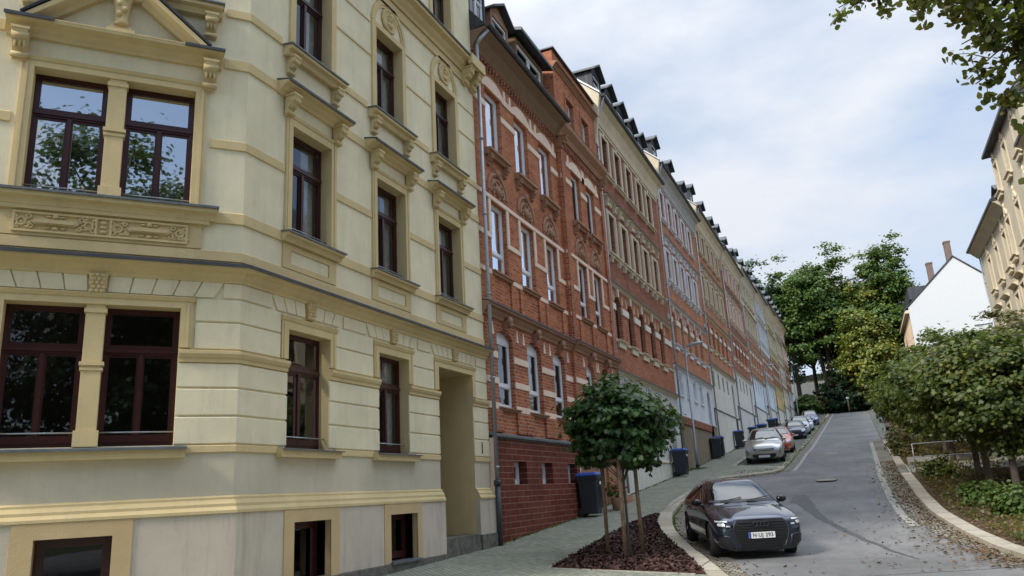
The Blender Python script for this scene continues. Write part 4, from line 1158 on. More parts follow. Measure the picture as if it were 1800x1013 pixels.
def rowhouse(y0, y1, zc, H, gf, w1, w2, w3, trim, frieze, fm, label, near=False, dorm=5, basez=None, basem='oldtan', group='brick houses of the terrace', name='brick_house'):
    root = empty(name, (-8.4, y0, g(y0)), R(90), label, 'house', group)
    F = Fr(root, (-8.4, 0), R(90))
    zg = zc + H; W = y1 - y0
    fr = lambda t: zc + H * t
    cx = [y0 + W * (.13 + .172 * k) for k in range(5)]
    a1, b1, imp, mid, a2, b2, hd, a3, b3, fz = fr(.112), fr(.272), fr(.228), fr(.315), fr(.425), fr(.58), fr(.645), fr(.738), fr(.888), fr(.915)
    gl = g(y0) - .5
    bz = basez if basez is not None else zc - 3.2
    door = (y1 - 2.15, y1 - 1.1, g(y1 - 1.6) + .35, zc - .5, .5, .8)
    gw = [(c - .36, c + .36, zc - 1.5, zc - .42, .34) for c in cx[:4] if c + .4 < door[0]]
    m = wall(MB(), y0, y1, bz, zc, gw + [door]); F.put('wall', m, M[gf])
    dlow = (door[0], door[1], door[2], bz, 0, .8) if door[2] < bz else None
    m = wall(MB(), y0, y1, gl, bz, [dlow] if dlow else [], .05); F.put('base', m, M[basem])
    m = MB(); m.mould(y0, door[0] - .1, [(.04, bz - .02), (.10, bz - .02), (.10, bz + .04), (0, bz + .09)]); m.mould(door[1] + .1, y1, [(.04, bz - .02), (.10, bz - .02), (.10, bz + .04), (0, bz + .09)])
    F.put('base_ledge', m, M['lead'] if not near else M[trim])
    f1 = [(c - .48, c + .48, a1, b1, .34) for c in cx]; f2 = [(c - .46, c + .46, a2, b2) for c in cx]; f3 = [(c - .46, c + .46, a3, b3) for c in cx]
    F.put('wall', wall(MB(), y0, y1, zc, mid, f1), M[w1]); F.put('wall', wall(MB(), y0, y1, mid, hd + .1, f2), M[w2]); F.put('wall', wall(MB(), y0, y1, hd + .1, fz, f3), M[w3])
    m = MB(); m.fb(y0 + .05, y1 - .05, -1.2, -1.1, gl, zg - .1); F.put('room_shade_sheet', m, M['room'])
    m = MB(); m.fb(door[0], door[1], -.85, -.78, door[2], door[3]); F.put('door', m, M['darkframe'])
    m = MB()
    for k in range(2): m.fb(door[0] - .05, door[1] + .05, -.75, .35 - .3 * k, gl, door[2] - .16 * (1 - k)) if k == 0 else m.fb(door[0] - .02, door[1] + .02, -.75, .05, door[2] - .16, door[2] - .002)
    F.put('door_step', m, M['granite'])
    # cornices
    for z, e, h in ((zc, .20, .2), (mid, .18, .18)):
        m = MB(); m.mould(y0, y1, cornice_prof(z, e, h)); F.put('cornice', m, M[trim])
        m = MB(); m.mould(y0, y1, cap_prof(z, e)); F.put('metal_capping', m, M['lead'])
    # frieze and cove to the eaves
    m = MB(); m.mould(y0, y1, [(0, fz - .05), (.05, fz - .05), (.05, fz + .05), (.10, fz + .08), (.14, fz + .35), (.28, zg - .25), (.48, zg - .1), (.5, zg - .04), (0, zg - .04)]); F.put('cove', m, M[frieze])
    gutter(F, y0 - .05, y1 + .05, zg)
    # 1F: imposts, sills with blocks, stone spikes
    m = MB(); a = y0
    for c in cx + [None]:
        b = c - .48 if c else y1
        m.fb(a, b, 0, .06, imp - .15, imp + .12); a = (c or 0) + .48
    F.put('stone_band', m, M['impost'])
    m = MB(); m.mould(y0, y1, [(0, a1 - .12), (.05, a1 - .11), (.07, a1 - .02), (0, a1)]); F.put('stone_band', m, M[trim])
    for c in cx:
        m = MB(); m.mould(c - .62, c + .62, sill_prof(a1 + .01, .16, .12)); m.fb(c - .5, c + .5, 0, .08, a1 - .32, a1 - .13); F.put('window_sill', m, M[trim])
        if near:
            m = MB(); m.prism([(c - .08, b1), (c + .08, b1), (c + .13, b1 + .35), (c - .13, b1 + .35)], -.07, 0); F.put('keystone', m, M['impost'])
            m = MB()
            for k in (-1, 1): m.prism([(c + k * .62 - .06, b1 - .25), (c + k * .62 + .06, b1 - .25), (c + k * .72 + .02, b1 + .15), (c + k * .72 - .02, b1 + .15)], -.03, 0)
            F.put('stone_spike', m, M[trim])
        # 2F surround, sill, hood
        m = MB(); m.fb(c - .70, c - .46, 0, .07, a2, b2 + .12); m.fb(c + .46, c + .70, 0, .07, a2, b2 + .12); m.fb(c - .46, c + .46, 0, .07, b2, b2 + .12); m.fb(c - .64, c - .52, .07, .10, a2 + .1, b2 - .1); m.fb(c + .52, c + .64, .07, .10, a2 + .1, b2 - .1)
        F.put('window_surround', m, M[trim])
        m = MB(); m.mould(c - .82, c + .82, sill_prof(a2 + .01, .20, .16))
        for k in (-1, 1): m.fb(c + k * .55 - .07, c + k * .55 + .07, 0, .14, a2 - .42, a2 - .16); m.cyl((c + k * .55, -.12, a2 - .24), .06, .15, 'x', 8)
        F.put('window_sill', m, M[trim])
        m = MB(); m.mould(c - .82, c + .82, cornice_prof(hd + .02, .24, .16))
        for k in (-1, 1): m.fb(c + k * .58 - .08, c + k * .58 + .08, 0, .15, hd - .5, hd - .14); m.cyl((c + k * .58, -.13, hd - .24), .07, .17, 'x', 8)
        m.ell((c, -.05, hd - .30), (.25, .07, .12), 8, 5)
        F.put('window_hood', m, M[trim])
        m = MB(); m.mould(c - .83, c + .83, cap_prof(hd + .02, .24)); F.put('metal_capping', m, M['lead'])
        # 3F
        m = MB(); m.fb(c - .68, c - .46, 0, .07, a3, b3 + .12); m.fb(c + .46, c + .68, 0, .07, a3, b3 + .12); m.fb(c - .46, c + .46, 0, .07, b3, b3 + .12)
        if near: m.prism([(c - .10, b3 + .12), (c + .10, b3 + .12), (c + .05, b3 + .45), (c - .05, b3 + .45)], -.06, 0)
        F.put('window_surround', m, M[trim])
        m = MB(); m.mould(c - .8, c + .8, sill_prof(a3 + .01, .2, .15)); F.put('window_sill', m, M[trim])
    for L, o in ((gw, -.13),):
        for q in L: window(F, q[0], q[1], q[2], q[3], 'S', fm, -.13, .3, curtain=0)
    for q in f1: window(F, q[0], q[1], q[2] + .01, q[3], 'M', fm, -.16, .3, curtain=None if near else 0)
    for q in f2 + f3: window(F, q[0], q[1], q[2] + .01, q[3], 'M', fm, -.13, curtain=None if near else 0)
    # roof, party wall, dormers, chimney, downpipe
    m = MB(); m.mould(y0 + .02, y1, [(.5, zg - .0), (-3.8, zg + 3.7), (-5.2, zg + 4.1), (-10, zg), (0, zg - .03)]); F.put('roof', m, M['slate'])
    m = MB(); m.mould(y0 - .16, y0 + .02, [(.15, zg - 2.2), (.46, zg + .02), (-3.8, zg + 3.82), (-5.2, zg + 4.2), (-9, zg - 2.2)]); F.put('party_wall', m, M['creamtrim'])
    m = MB(); m.mould(y0 - .2, y0 + .05, [(.5, zg + .04), (-3.8, zg + 3.84), (-3.8, zg + 3.92), (.5, zg + .12)]); F.put('verge_flashing', m, M['pipe'])
    for c in (cx if dorm == 5 else [cx[0], cx[2], cx[4]]): dormer(F, c, zg + .2, -.05, 1.3, 1.65, 2.4, 'slate')
    m = MB(); m.fb(y1 - .9, y1 - .1, -5.6, -4.7, zg + 2.5, zg + 4.9); m.fb(y1 - .95, y1 - .05, -5.65, -4.65, zg + 4.9, zg + 5.0); F.put('chimney', m, M['brickD'])
    downpipe(F, y0 + .12, g(y0) + .1, zg - 1.3, .13)
    m = MB(); m.tube([(y0 + .12, -.13, zg - 1.3), (y0 + .12, -.2, zg - 1.0), (y0 + .12, -.42, zg - .45), (y0 + .12, -.55, zg - .08)], .05, 8); F.put('downpipe_bend', m, M['pipe'])
    if near:
        for c in cx[:4]:
            m = MB(); m.torus((c, -.015, zc - .60 + .0), .42, .045, 'y', 12, 5, .25, math.pi - .25)
            for k in (-1, 1): m.cyl((c + k * .5, -.03, zc - 1.0), .035, .06, 'y', 8); m.fb(c + k * .47 - .04, c + k * .47 + .04, 0, .04, zc - 1.5, zc - .75)
            m.fb(c - .5, c + .5, 0, .07, zc - 1.6, zc - 1.5); m.ell((c, -.04, zc - .28), (.1, .06, .1), 6, 4)
            F.put('window_surround', m, M[gf])
    return root, F

rowhouse(29.6, 41.0, 4.65, 11.75, 'lightgrey', 'brickG', 'brickD', 'brickD', 'creamtrim', 'creamtrim', 'darkframe', 'dark red brick house with cream window strips, directly behind the small round tree', True, 5, 1.15, 'beigegrey')
r3, F3 = rowhouse(41.0, 52.5, 6.3, 11.45, 'paleblue', 'brickO', 'brickO', 'brickO', 'whitetrim', 'greyorn', 'white', 'orange brick house with pale blue ground floor, behind the nearest street lamp', True, 3, 3.65, 'oldtan')
m = MB(); m.fb(41.05, 50.2, 0, .12, 3.22, 3.62); F3.put('stone_course', m, M['brickD'])
rowhouse(52.5, 64.0, 7.95, 10.85, 'beigegrey', 'brickO', 'brickO', 'brickO', 'creamtrim', 'beige', 'darkframe', 'orange brick house with thick cream trim, just uphill of the pale blue ground floor', False, 3, 4.85, 'beigegrey')
rowhouse(64.0, 75.5, 8.95, 10.3, 'beigegrey', 'brickG', 'brickD', 'brickD', 'sand', 'beige', 'darkframe', 'deep red brick house with beige ground floor between two paler terrace houses', False, 3, 5.9, 'beigegrey')
rowhouse(75.5, 87.0, 9.95, 10.2, 'paleblue', 'brickO', 'brickO', 'beige', 'creamtrim', 'pinkgrey', 'white', 'house with a beige top storey over orange brick, half way up the terrace', False, 3, 6.9, 'beigegrey')
rowhouse(87.0, 98.0, 10.7, 10.2, 'paleblue', 'brickO', 'beigegrey', 'pinkgrey', 'whitetrim', 'pinkgrey', 'white', 'pale pinkish house with one orange brick floor, far up the terrace', False, 3, 7.8, 'beigegrey', 'rendered houses of the terrace', 'rendered_house')
rowhouse(98.0, 108.5, 11.5, 10.1, 'yellow', 'brickG', 'yellow', 'yellow', 'creamtrim', 'beige', 'white', 'yellow rendered house with a red brick first floor, far up the terrace', False, 3, 8.6, 'beigegrey', 'rendered houses of the terrace', 'rendered_house')
rowhouse(108.5, 118, 12.3, 10.0, 'beige', 'pinkgrey', 'beige', 'pinkgrey', 'creamtrim', 'beige', 'white', 'plain beige rendered house between the yellow one and the last brick house', False, 3, 9.6, 'beigegrey', 'rendered houses of the terrace', 'rendered_house')
rowhouse(118, 127.5, 12.9, 9.9, 'paleblue', 'brickG', 'brickG', 'brickG', 'sand', 'beige', 'darkframe', 'red brick house at the top end of the terrace, beside the big trees', False, 3, 10.3, 'beigegrey')
# free end wall of the terrace is closed by the last house's party wall
for o in [o for o in COL.objects if o.type == 'EMPTY' and 'top end' in o.get('label', '')]:
    F_ = Fr(o, (-8.4, 0), R(90)); m = MB(); m.fb(127.4, 127.5, -10, -.02, 8, 22.7); F_.put('end_wall', m, M['beige'])

# ------------------------------------------------------------------ right side houses
def right_house():
    X = 9.1
    root = empty('street_house', (X, 58.0, g(58)), R(-90), 'beige house with carved window hoods and dark eaves rising above the garden trees', 'house')
    F = Fr(root, (X, 0), R(-90))       # facade s = -y
    cy = [55.1 - 2.85 * k for k in range(9)]
    e0, e1 = -58.0, -30.0
    zs = [(10.75, 12.75), (7.3, 9.25), (3.9, 5.8)]
    ops = [(-c - .45, -c + .45, a, b) for c in cy for a, b in zs]
    ri = -47.25; rj = -39.4
    low = [o for o in ops if o[1] < ri or o[0] > rj]; up = [o for o in ops if o[0] >= ri and o[1] <= rj] + [(-c - .4, -c + .4, 14.3, 15.9) for c in cy if ri < -c < rj]
    m = wall(MB(), e0, ri, -1, 14.1, [o for o in low if o[1] < ri]); m.quad((e0, 0, -1), (e0, 12, -1), (e0, 12, 14.1), (e0, 0, 14.1)); F.put('wall', m, M['beige2']); m = wall(MB(), rj, e1, -1, 14.1, [o for o in low if o[0] > rj])
    m.quad((e1, 0, -1), (e1, 12, -1), (e1, 12, 14.1), (e1, 0, 14.1))
    F.put('wall', m, M['beige2'])
    m = wall(MB(), ri, rj, -1, 16.6, up, .2)
    for s_ in (ri, rj): m.quad((s_, -.2, -1), (s_, 3, -1), (s_, 3, 16.6), (s_, -.2, 16.6))
    F.put('wall', m, M['beige2'])
    m = MB(); m.fb(e0 + .1, e1 - .1, -1.3, -1.1, -1, 13.9); m.fb(ri + .1, rj - .1, -1, -.9, 13.9, 16.8); F.put('room_shade_sheet', m, M['room'])
    for q in ops + [o for o in up if o[3] > 14]:
        o = .2 if ri <= q[0] and q[1] <= rj else 0
        a, b, c, d = q
        window(F, a, b, c + .02, d, 'M', 'darkframe', o - .15, curtain=0)
        m = MB(); m.fb(a - .16, a, o, o + .05, c, d + .14); m.fb(b, b + .16, o, o + .05, c, d + .14); m.fb(a, b, o, o + .05, d, d + .14); F.put('window_surround', m, M['creamtrim'])
        m = MB(); m.mould(a - .28, b + .28, sill_prof(c + .01, .26, .16)); m.fb(a - .1, b + .1, 0, .16, c - .3, c - .12)
        m.v = [(x, y - o, z) for x, y, z in m.v]; F.put('window_sill', m, M['creamtrim'])
        mm = (a + b) / 2
        if d < 12:
            m = MB(); m.mould(a - .3, b + .3, cornice_prof(d + .55, .3, .2)); m.v = [(x, y - o, z) for x, y, z in m.v]; F.put('window_hood', m, M['creamtrim'])
        else:
            m = MB()
            for t in range(5): m.ell((mm + (t - 2) * .13, -o - .03, d + .3 + .12 * (2 - abs(t - 2))), (.10, .08, .14), 7, 5)
            m.ell((mm, -o - .05, d + .75), (.08, .07, .16), 7, 5); F.put('carved_crest', m, M['creamtrim'])
    m = MB(); m.mould(e0 - .35, ri, [(0, 13.6), (.1, 13.6), (.5, 14.0), (.62, 14.05), (0, 14.1)]); m.mould(rj, e1, [(0, 13.6), (.1, 13.6), (.5, 14.0), (.62, 14.05), (0, 14.1)]); F.put('eaves', m, M['beige2'])
    m = MB(); m.mould(e0 - .4, ri, [(0, 14.1), (.7, 14.06), (.7, 14.2), (-4.5, 18.6), (-5, 18.6), (-12, 14.1)]); m.mould(rj, e1, [(0, 14.1), (.7, 14.06), (.7, 14.2), (-4.5, 18.6), (-5, 18.6), (-12, 14.1)]); m.mould(ri, rj, [(-.5, 14.1), (-.5, 15), (-4.5, 18.6), (-12, 14.1)]); F.put('roof', m, M['slate'])
    m = MB(); m.mould(ri - .12, rj + .12, [(0, 16.6), (.62, 16.55), (.62, 16.7), (-3, 18.9), (-3, 16.8)]); F.put('roof', m, M['slate'])
    for s_, z, o in ((-54.5, 14.5, -.6),): dormer(F, s_ + 2.6, z, o, 1.1, 1.5, 2, 'slate')
    downpipe(F, e0 + .12, 2, 13.6, .08, 'pipe', .045)
M['beige2'] = stucco('warm_beige_stucco', (.55, .49, .37), amt=.2)
right_house()

def white_house():
    root = empty('gabled_house', (9.1, 122.0, g(122)), 0, 'white house with a tall plain gable and two chimneys, beyond the beige house', 'house')
    F = Fr(root, (9.1, 122.0), 0)
    W, ze, zr = 13.4, 22.9, 29.2
    m = MB(); P = [(0, 7), (W, 7), (W, ze), (W / 2, zr), (0, ze)]; m.prism(P, 0, .4)
    F.put('gable_wall', m, M['whitewall'])
    m = MB(); m.box(0, W, .4, 38, 7, ze); F.put('wall', m, M['brickO'])
    m = MB()
    for y in range(1, 18): m.box(-.08, 0, 2.1 * y - 1.0, 2.1 * y - .4, 10, ze - .6)
    F.put('stone_strip', m, M['beige'])
    m = MB()
    for y in range(1, 18):
        for z in (10.8, 14.4, 18.0): m.box(-.03, .0, 2.1 * y - .2, 2.1 * y + .7, z, z + 2)
    tagp = F.put('window', m, M['gloss_black']); tagp['kind'] = 'stuff'
    m = MB()
    for sg, xe in ((-1, 0), (1, W)):
        m.add([(xe + sg * .6, -.12, ze - .45), (W / 2, -.12, zr + .05), (W / 2, 38, zr + .05), (xe + sg * .6, 38, ze - .45), (xe + sg * .6, -.12, ze - .2), (W / 2, -.12, zr + .3), (W / 2, 38, zr + .3), (xe + sg * .6, 38, ze - .2)],
              [(0, 1, 2, 3), (7, 6, 5, 4), (0, 4, 5, 1), (1, 5, 6, 2), (2, 6, 7, 3), (3, 7, 4, 0)])
    F.put('roof', m, M['slate'])
    m = MB(); m.box(-.55, 0, .0, 38, ze - .8, ze - .35); F.put('eaves', m, M['beige'])
    m = MB(); m.box(.6, 3.4, 3, 34, 24.6, 26.4); F.put('dormer', m, M['slate'])
    for x, y, z0, z1 in ((3.9, 6, 25.5, 30.2), (6.4, 3.5, 28, 32.4)):
        m = MB(); m.box(x, x + .8, y, y + 1.2, z0, z1); m.box(x - .06, x + .86, y - .06, y + 1.26, z1, z1 + .2); F.put('chimney', m, M['chimney'])
    for (x0, x1, zt) in ((.9, 3.2, 18.9), (7.6, 9.9, 19.3)):
        m = MB(); m.tube([(x0, -.12, zt), (x1, -.12, zt + .1), (x1 + .1, -.12, zt - 4)], .08, 6); F.put('wall_cable', m, M['pipe'])
white_house()
# ------------------------------------------------------------------ cars
def paint(name, c, metal=.6, rough=.28):
    m, nt, b, out = newmat(name)
    v = coords(nt); n = noise_node(nt, v, 2.5, 5, .6)
    nt.links.new(ramp(nt, n, [(.3, tuple(x * .9 for x in c)), (.7, tuple(min(1, x * 1.08) for x in c))]), b.inputs['Base Color'])
    b.inputs['Metallic'].default_value = metal; b.inputs['Roughness'].default_value = rough
    b.inputs['Coat Weight'].default_value = 1; b.inputs['Coat Roughness'].default_value = .04
    return m
HATCH = dict(L=4.3, wb=2.63, fo=.88, r=.325, st=[   # x, hw, zb, zbelt, hwbelt, zroof, hwroof
    (2.16, .60, .22, .60, .54, .69, .42), (2.12, .76, .19, .69, .70, .775, .52), (1.98, .87, .18, .76, .81, .83, .58), (1.6, .89, .18, .83, .85, .89, .62), (1.2, .89, .18, .88, .865, .935, .64),
    (.92, .89, .18, .90, .865, .965, .64), (.86, .89, .18, .905, .865, .995, .64), (.12, .89, .18, .94, .87, 1.345, .57), (-.35, .89, .18, .955, .87, 1.415, .575), (-1.2, .89, .18, .97, .865, 1.39, .55),
    (-1.55, .885, .19, .98, .85, 1.33, .52), (-1.98, .86, .22, .96, .80, 1.0, .62), (-2.1, .80, .26, .70, .74, .80, .56), (-2.14, .68, .34, .55, .6, .6, .5)])
VAN = dict(L=4.35, wb=2.64, fo=.9, r=.32, st=[
    (2.17, .60, .26, .56, .55, .66, .42), (2.12, .76, .22, .70, .70, .80, .52), (1.98, .86, .20, .80, .80, .90, .56), (1.7, .89, .19, .88, .85, .98, .60), (1.35, .90, .19, .94, .87, 1.04, .62),
    (1.22, .90, .19, .96, .87, 1.08, .63), (1.16, .90, .19, .97, .87, 1.11, .63), (.45, .90, .19, 1.0, .87, 1.50, .60), (-.1, .90, .19, 1.02, .87, 1.58, .60), (-1.3, .90, .19, 1.03, .865, 1.56, .57),
    (-1.8, .885, .20, 1.03, .85, 1.46, .53), (-2.06, .86, .24, 1.0, .80, 1.05, .62), (-2.14, .80, .28, .75, .74, .85, .56), (-2.17, .68, .36, .6, .6, .66, .5)])
HULL = {}
def hull(spec, key):
    if key in HULL: return HULL[key]
    m = MB(); rings = []
    for x, hw, zb, zbl, hwb, zr, hwr in spec['st']:
        half = [(0, zb), (hw * .82, zb), (hw * .985, zb + .10), (hw, (zb + zbl) * .5), (hw * .99, zbl - .10), (hwb, zbl), (hwr + (hwb - hwr) * .12, zr - .055 - .12 * max(0, (zr - zbl - .3))), (hwr * .86, zr - .012), (hwr * .4, zr), (0, zr + .004)]
        ring = [(x, y, z) for y, z in half] + [(x, -y, z) for y, z in half[-2:0:-1]]
        rings.append(ring)
    n = len(rings[0])
    vs = [p for r in rings for p in r]
    fs = [(i * n + k, i * n + (k + 1) % n, (i + 1) * n + (k + 1) % n, (i + 1) * n + k) for i in range(len(rings) - 1) for k in range(n)]
    fs += [tuple(range(n)), tuple(range((len(rings) - 1) * n, len(rings) * n))[::-1]]
    m.add(vs, fs, True)
    me = m.mesh('car_hull', M['gloss_black'])
    tmp = link('tmp', me); sub = tmp.modifiers.new('s', 'SUBSURF'); sub.levels = 3; sub.render_levels = 3
    dg = bpy.context.evaluated_depsgraph_get(); dg.update()
    ev = tmp.evaluated_get(dg); me2 = bpy.data.meshes.new_from_object(ev, depsgraph=dg)
    bpy.data.objects.remove(tmp)
    V = [v.co.copy() for v in me2.vertices]; P = [tuple(p.vertices) for p in me2.polygons]
    bvh = BVHTree.FromPolygons(V, P)
    # wheel openings: drop the hull faces inside the arches
    r = spec['r'] + .055; xf_ = spec['L'] / 2 - spec['fo']; xr = xf_ - spec['wb']
    bm = bmesh.new(); bm.from_mesh(me2)
    kill = []
    for f in bm.faces:
        c = f.calc_center_median()
        if abs(c.y) > .55 and any((c.x - q) ** 2 + (c.z - spec['r']) ** 2 < r * r for q in (xf_, xr)): kill.append(f)
    bmesh.ops.delete(bm, geom=kill, context='FACES')
    bm.to_mesh(me2); bm.free()
    for p in me2.polygons: p.use_smooth = True
    HULL[key] = (me2, bvh, xf_, xr)
    return HULL[key]

def patch(bvh, rows_, axis, off=.006, n=10, side=1):
    """conform a grid to the hull. axis 'f'/'b': rows (z, y0, y1) cast along -x / +x; 's': rows (z, x0, x1) cast on the side; 't': rows (x, y0, y1) from above"""
    m = MB(); grid = []
    for row in rows_:
        L = []
        for k in range(n + 1):
            t = row[1] + (row[2] - row[1]) * k / n
            if axis == 'f': o_, d = Vector((6, t, row[0])), Vector((-1, 0, 0))
            elif axis == 'b': o_, d = Vector((-6, t, row[0])), Vector((1, 0, 0))
            elif axis == 's': o_, d = Vector((t, 6 * side, row[0])), Vector((0, -side, 0))
            else: o_, d = Vector((row[0], t, 6)), Vector((0, 0, -1))
            h = bvh.ray_cast(o_, d)
            p = h[0] if h[0] is not None else None
            if p is None:
                L.append(None); continue
            nn = h[1]
            if nn.dot(d) > 0: nn = -nn
            L.append(p + nn * off)
        last = next((q for q in L if q is not None), Vector((0, 0, 0)))
        for k in range(len(L)):
            if L[k] is None: L[k] = last
            last = L[k]
        grid.append(L)
    vs = [p for L in grid for p in L]; w = n + 1
    m.add(vs, [(i * w + k, i * w + k + 1, (i + 1) * w + k + 1, (i + 1) * w + k) for i in range(len(grid) - 1) for k in range(n)], True)
    return m
def lerp_rows(r0, r1, n):
    return [tuple(a + (b - a) * i / n for a, b in zip(r0, r1)) for i in range(n + 1)]

def wheel(root, x, side, r, rimmat, hw, name='wheel', steer=0):
    t = MB(); w = .21
    prof = [(r * .66, -w / 2), (r * .93, -w / 2), (r, -w * .36), (r, w * .36), (r * .93, w / 2), (r * .66, w / 2)]
    N = 26; vs = []
    for k in range(N):
        a = 2 * math.pi * k / N
        for pr, py in prof: vs.append((pr * math.cos(a), py, pr * math.sin(a)))
    n = len(prof)
    t.add(vs, [(k * n + j, k * n + j + 1, ((k + 1) % N) * n + j + 1, ((k + 1) % N) * n + j) for k in range(N) for j in range(n - 1)], True)
    tyre = t.mesh('tyre', M['rubber'])
    o = link(name, tyre, root, (x, side * (hw - w / 2 - .005), r), R(steer))
    m = MB(); y = side * w * .42
    m.torus((0, y, 0), r * .66, r * .035, 'y', 26, 6); m.cyl((0, y * .2, 0), r * .66, .02, 'y', 26); m.cyl((0, y, 0), r * .14, .05, 'y', 12)
    for k in range(5):
        for da in (-.13, .13):
            a = 2 * math.pi * k / 5 + da
            m.tube([(r * .10 * math.cos(a), y, r * .10 * math.sin(a)), (r * .65 * math.cos(a + da * .4), y * .95, r * .65 * math.sin(a + da * .4))], [r * .05, r * .04], 5)
    link('rim', m.mesh('rim', M[rimmat]), o)
    return o

def car(x, y, head, spec, key, pm, label, rimmat='rim', plate='', detail=True, dz=-.1, hero=False, group='cars parked along the left kerb', name='parked_car', rear=False):
    zz = g2(x, y) + dz
    sl = (g2(x, y + 1.5) - g2(x, y - 1.5)) / 3
    hx, hy = math.sin(R(head)), -math.cos(R(head))       # heading; front points towards -y
    rz = math.atan2(hy, hx)
    root = empty(name, (x, y, zz), 0, label, 'car', group)
    pitch = math.atan(sl * hy)
    root.rotation_euler = (math.atan(sl * hx) * 0, -pitch, rz)
    me, bvh, xf_, xr = hull(spec, key)
    hw = max(s[1] for s in spec['st']); st = spec['st']
    b = me.copy(); b.materials.clear(); b.materials.append(pm)
    link('body', b, root)
    for q, nm in ((xf_, 0), (xr, 0)):
        for sd in (1, -1): wheel(root, q, sd, spec['r'], rimmat, hw, steer=(-6 if (hero and q == xf_) else 0))
    m = MB()      # dark wheel housings and floor
    for q in (xf_, xr):
        for sd in (1, -1):
            N = 14; R_ = spec['r'] + .05; vs = []
            for k in range(N + 1):
                a = math.pi * (k / N) * 1.16 - .25
                vs += [(q + R_ * math.cos(a), sd * (hw - .03), spec['r'] + R_ * math.sin(a)), (q + R_ * math.cos(a), sd * (hw - .32), spec['r'] + R_ * math.sin(a))]
            m.add(vs, [(2 * k, 2 * k + 1, 2 * k + 3, 2 * k + 2) for k in range(N)])
            m.box(q - R_, q + R_, sd * (hw - .32) - .01, sd * (hw - .32) + .01, .2, spec['r'] + R_)
    link('wheel_housing', m.mesh('wheel_housing', M['blackplastic'], flip=False), root)
    i5 = [i for i, s in enumerate(st) if s[5] - s[3] > .2][0]       # roof front station
    xw0, zw0 = st[i5 - 1][0], st[i5 - 1][5]; xw1, zw1, hr = st[i5 + 1][0], st[i5 + 1][5], st[i5][6]
    # windscreen
    zt = st[i5][5] - .0
    rows_ = lerp_rows((zw0 + .03, -.68, .68), (zt + .005, -hr * .86, hr * .86), 10)
    link('windscreen', patch(bvh, rows_, 'f', .007, 14).mesh('windscreen', M['carglass']), root)
    m = MB(); pb = patch(bvh, lerp_rows((zw0 - .005, -.70, .70), (zw0 + .04, -.68, .68), 2), 'f', .009, 14)
    link('windscreen_edge', pb.mesh('windscreen_edge', M['blackplastic']), root)
    zb = st[i5][3]; zr = st[i5 + 1][5]
    for sd in (1, -1):
        x0, x1 = xw0 - .10, -1.42
        xm = -.28
        top0 = st[i5][0] - .28
        for (a0, a1, b0, b1) in ((xm + .03, x0 - .10, xm + .03, top0), (-1.08, xm - .03, -1.08, xm - .03), (x1 - .18, -1.12, x1 + .06, -1.12)):
            link('side_window', patch(bvh, lerp_rows((zb + .055, a0, a1), (zr - .115, b0, b1), 6), 's', .006, 8, sd).mesh('side_window', M['carglass']), root)
        link('window_trim', patch(bvh, lerp_rows((zb + .03, x1 - .2, x0), (zb + .055, x1 - .2, x0), 1), 's', .008, 20, sd).mesh('window_trim', M['gloss_black' if hero else 'blackplastic']), root)
        if detail:
            m = MB()
            for xx in (xw0 - .08, xm, -1.12):
                q = patch(bvh, [(z, xx - .006, xx + .006) for z in (zb + .0, .75, .6, .45, .3)], 's', .004, 1, sd); m.add(q.v, q.f)
            link('door_gap', m.mesh('door_gap', M['blackplastic']), root)
            for xx in (xm + .14, -.98):
                h = bvh.ray_cast(Vector((xx, 6 * sd, zb - .12)), Vector((0, -sd, 0)))[0]
                m = MB(); m.ell((xx, h.y + sd * .018, zb - .12), (.11, .022, .018), 8, 5); link('door_handle', m.mesh('door_handle', pm), root)
        # mirror
        m = MB(); m.ell((xw0 - .36, sd * (hw + .045), zb + .055), (.07, .115, .07), 12, 8); m.tube([(xw0 - .34, sd * (hw - .12), zb - .03), (xw0 - .35, sd * (hw + .02), zb + .02)], .03, 6)
        link('wing_mirror', m.mesh('wing_mirror', pm if not hero else M['gloss_black']), root)
    # front
    zn = st[1][5]
    if hero:
        rw = [(.22, -.38, .38), (.28, -.45, .45), (.42, -.51, .51), (.58, -.54, .54), (.67, -.51, .51), (.745, -.45, .45)]
        link('grille', patch(bvh, rw, 'f', .008, 16).mesh('grille', M['blackplastic']), root)
        m = MB()
        for k in range(10):
            z = .26 + .047 * k; w_ = np.interp(z, [.22, .42, .58, .74], [.36, .49, .52, .43])
            q = patch(bvh, [(z, -w_, w_), (z + .012, -w_, w_)], 'f', .018, 14); m.add(q.v, q.f)
        link('grille_bar', m.mesh('grille_bar', M['gloss_black']), root)
        m = MB(); pts = []
        for z, y_ in ((.21, -.38), (.28, -.46), (.42, -.52), (.58, -.55), (.68, -.52), (.752, -.45)): pts.append((y_, z))
        pts = pts + [(0, .758)] + [(-a, c) for a, c in pts[::-1]]
        P3 = []
        for a, c in pts:
            h = bvh.ray_cast(Vector((6, a, c)), Vector((-1, 0, 0)))[0]; P3.append(h + Vector((.012, 0, 0)))
        m.tube(P3, .014, 6); link('grille_frame', m.mesh('grille_frame', M['rim']), root)
        # four linked rings, dark
        m = MB()
        for k in range(4):
            yy = (k - 1.5) * .073
            h = bvh.ray_cast(Vector((6, yy, .67)), Vector((-1, 0, 0)))[0]
            m.torus((h.x + .03, yy, .67), .045, .0075, 'x', 20, 6)
        link('ring_emblem', m.mesh('ring_emblem', M['rim']), root)
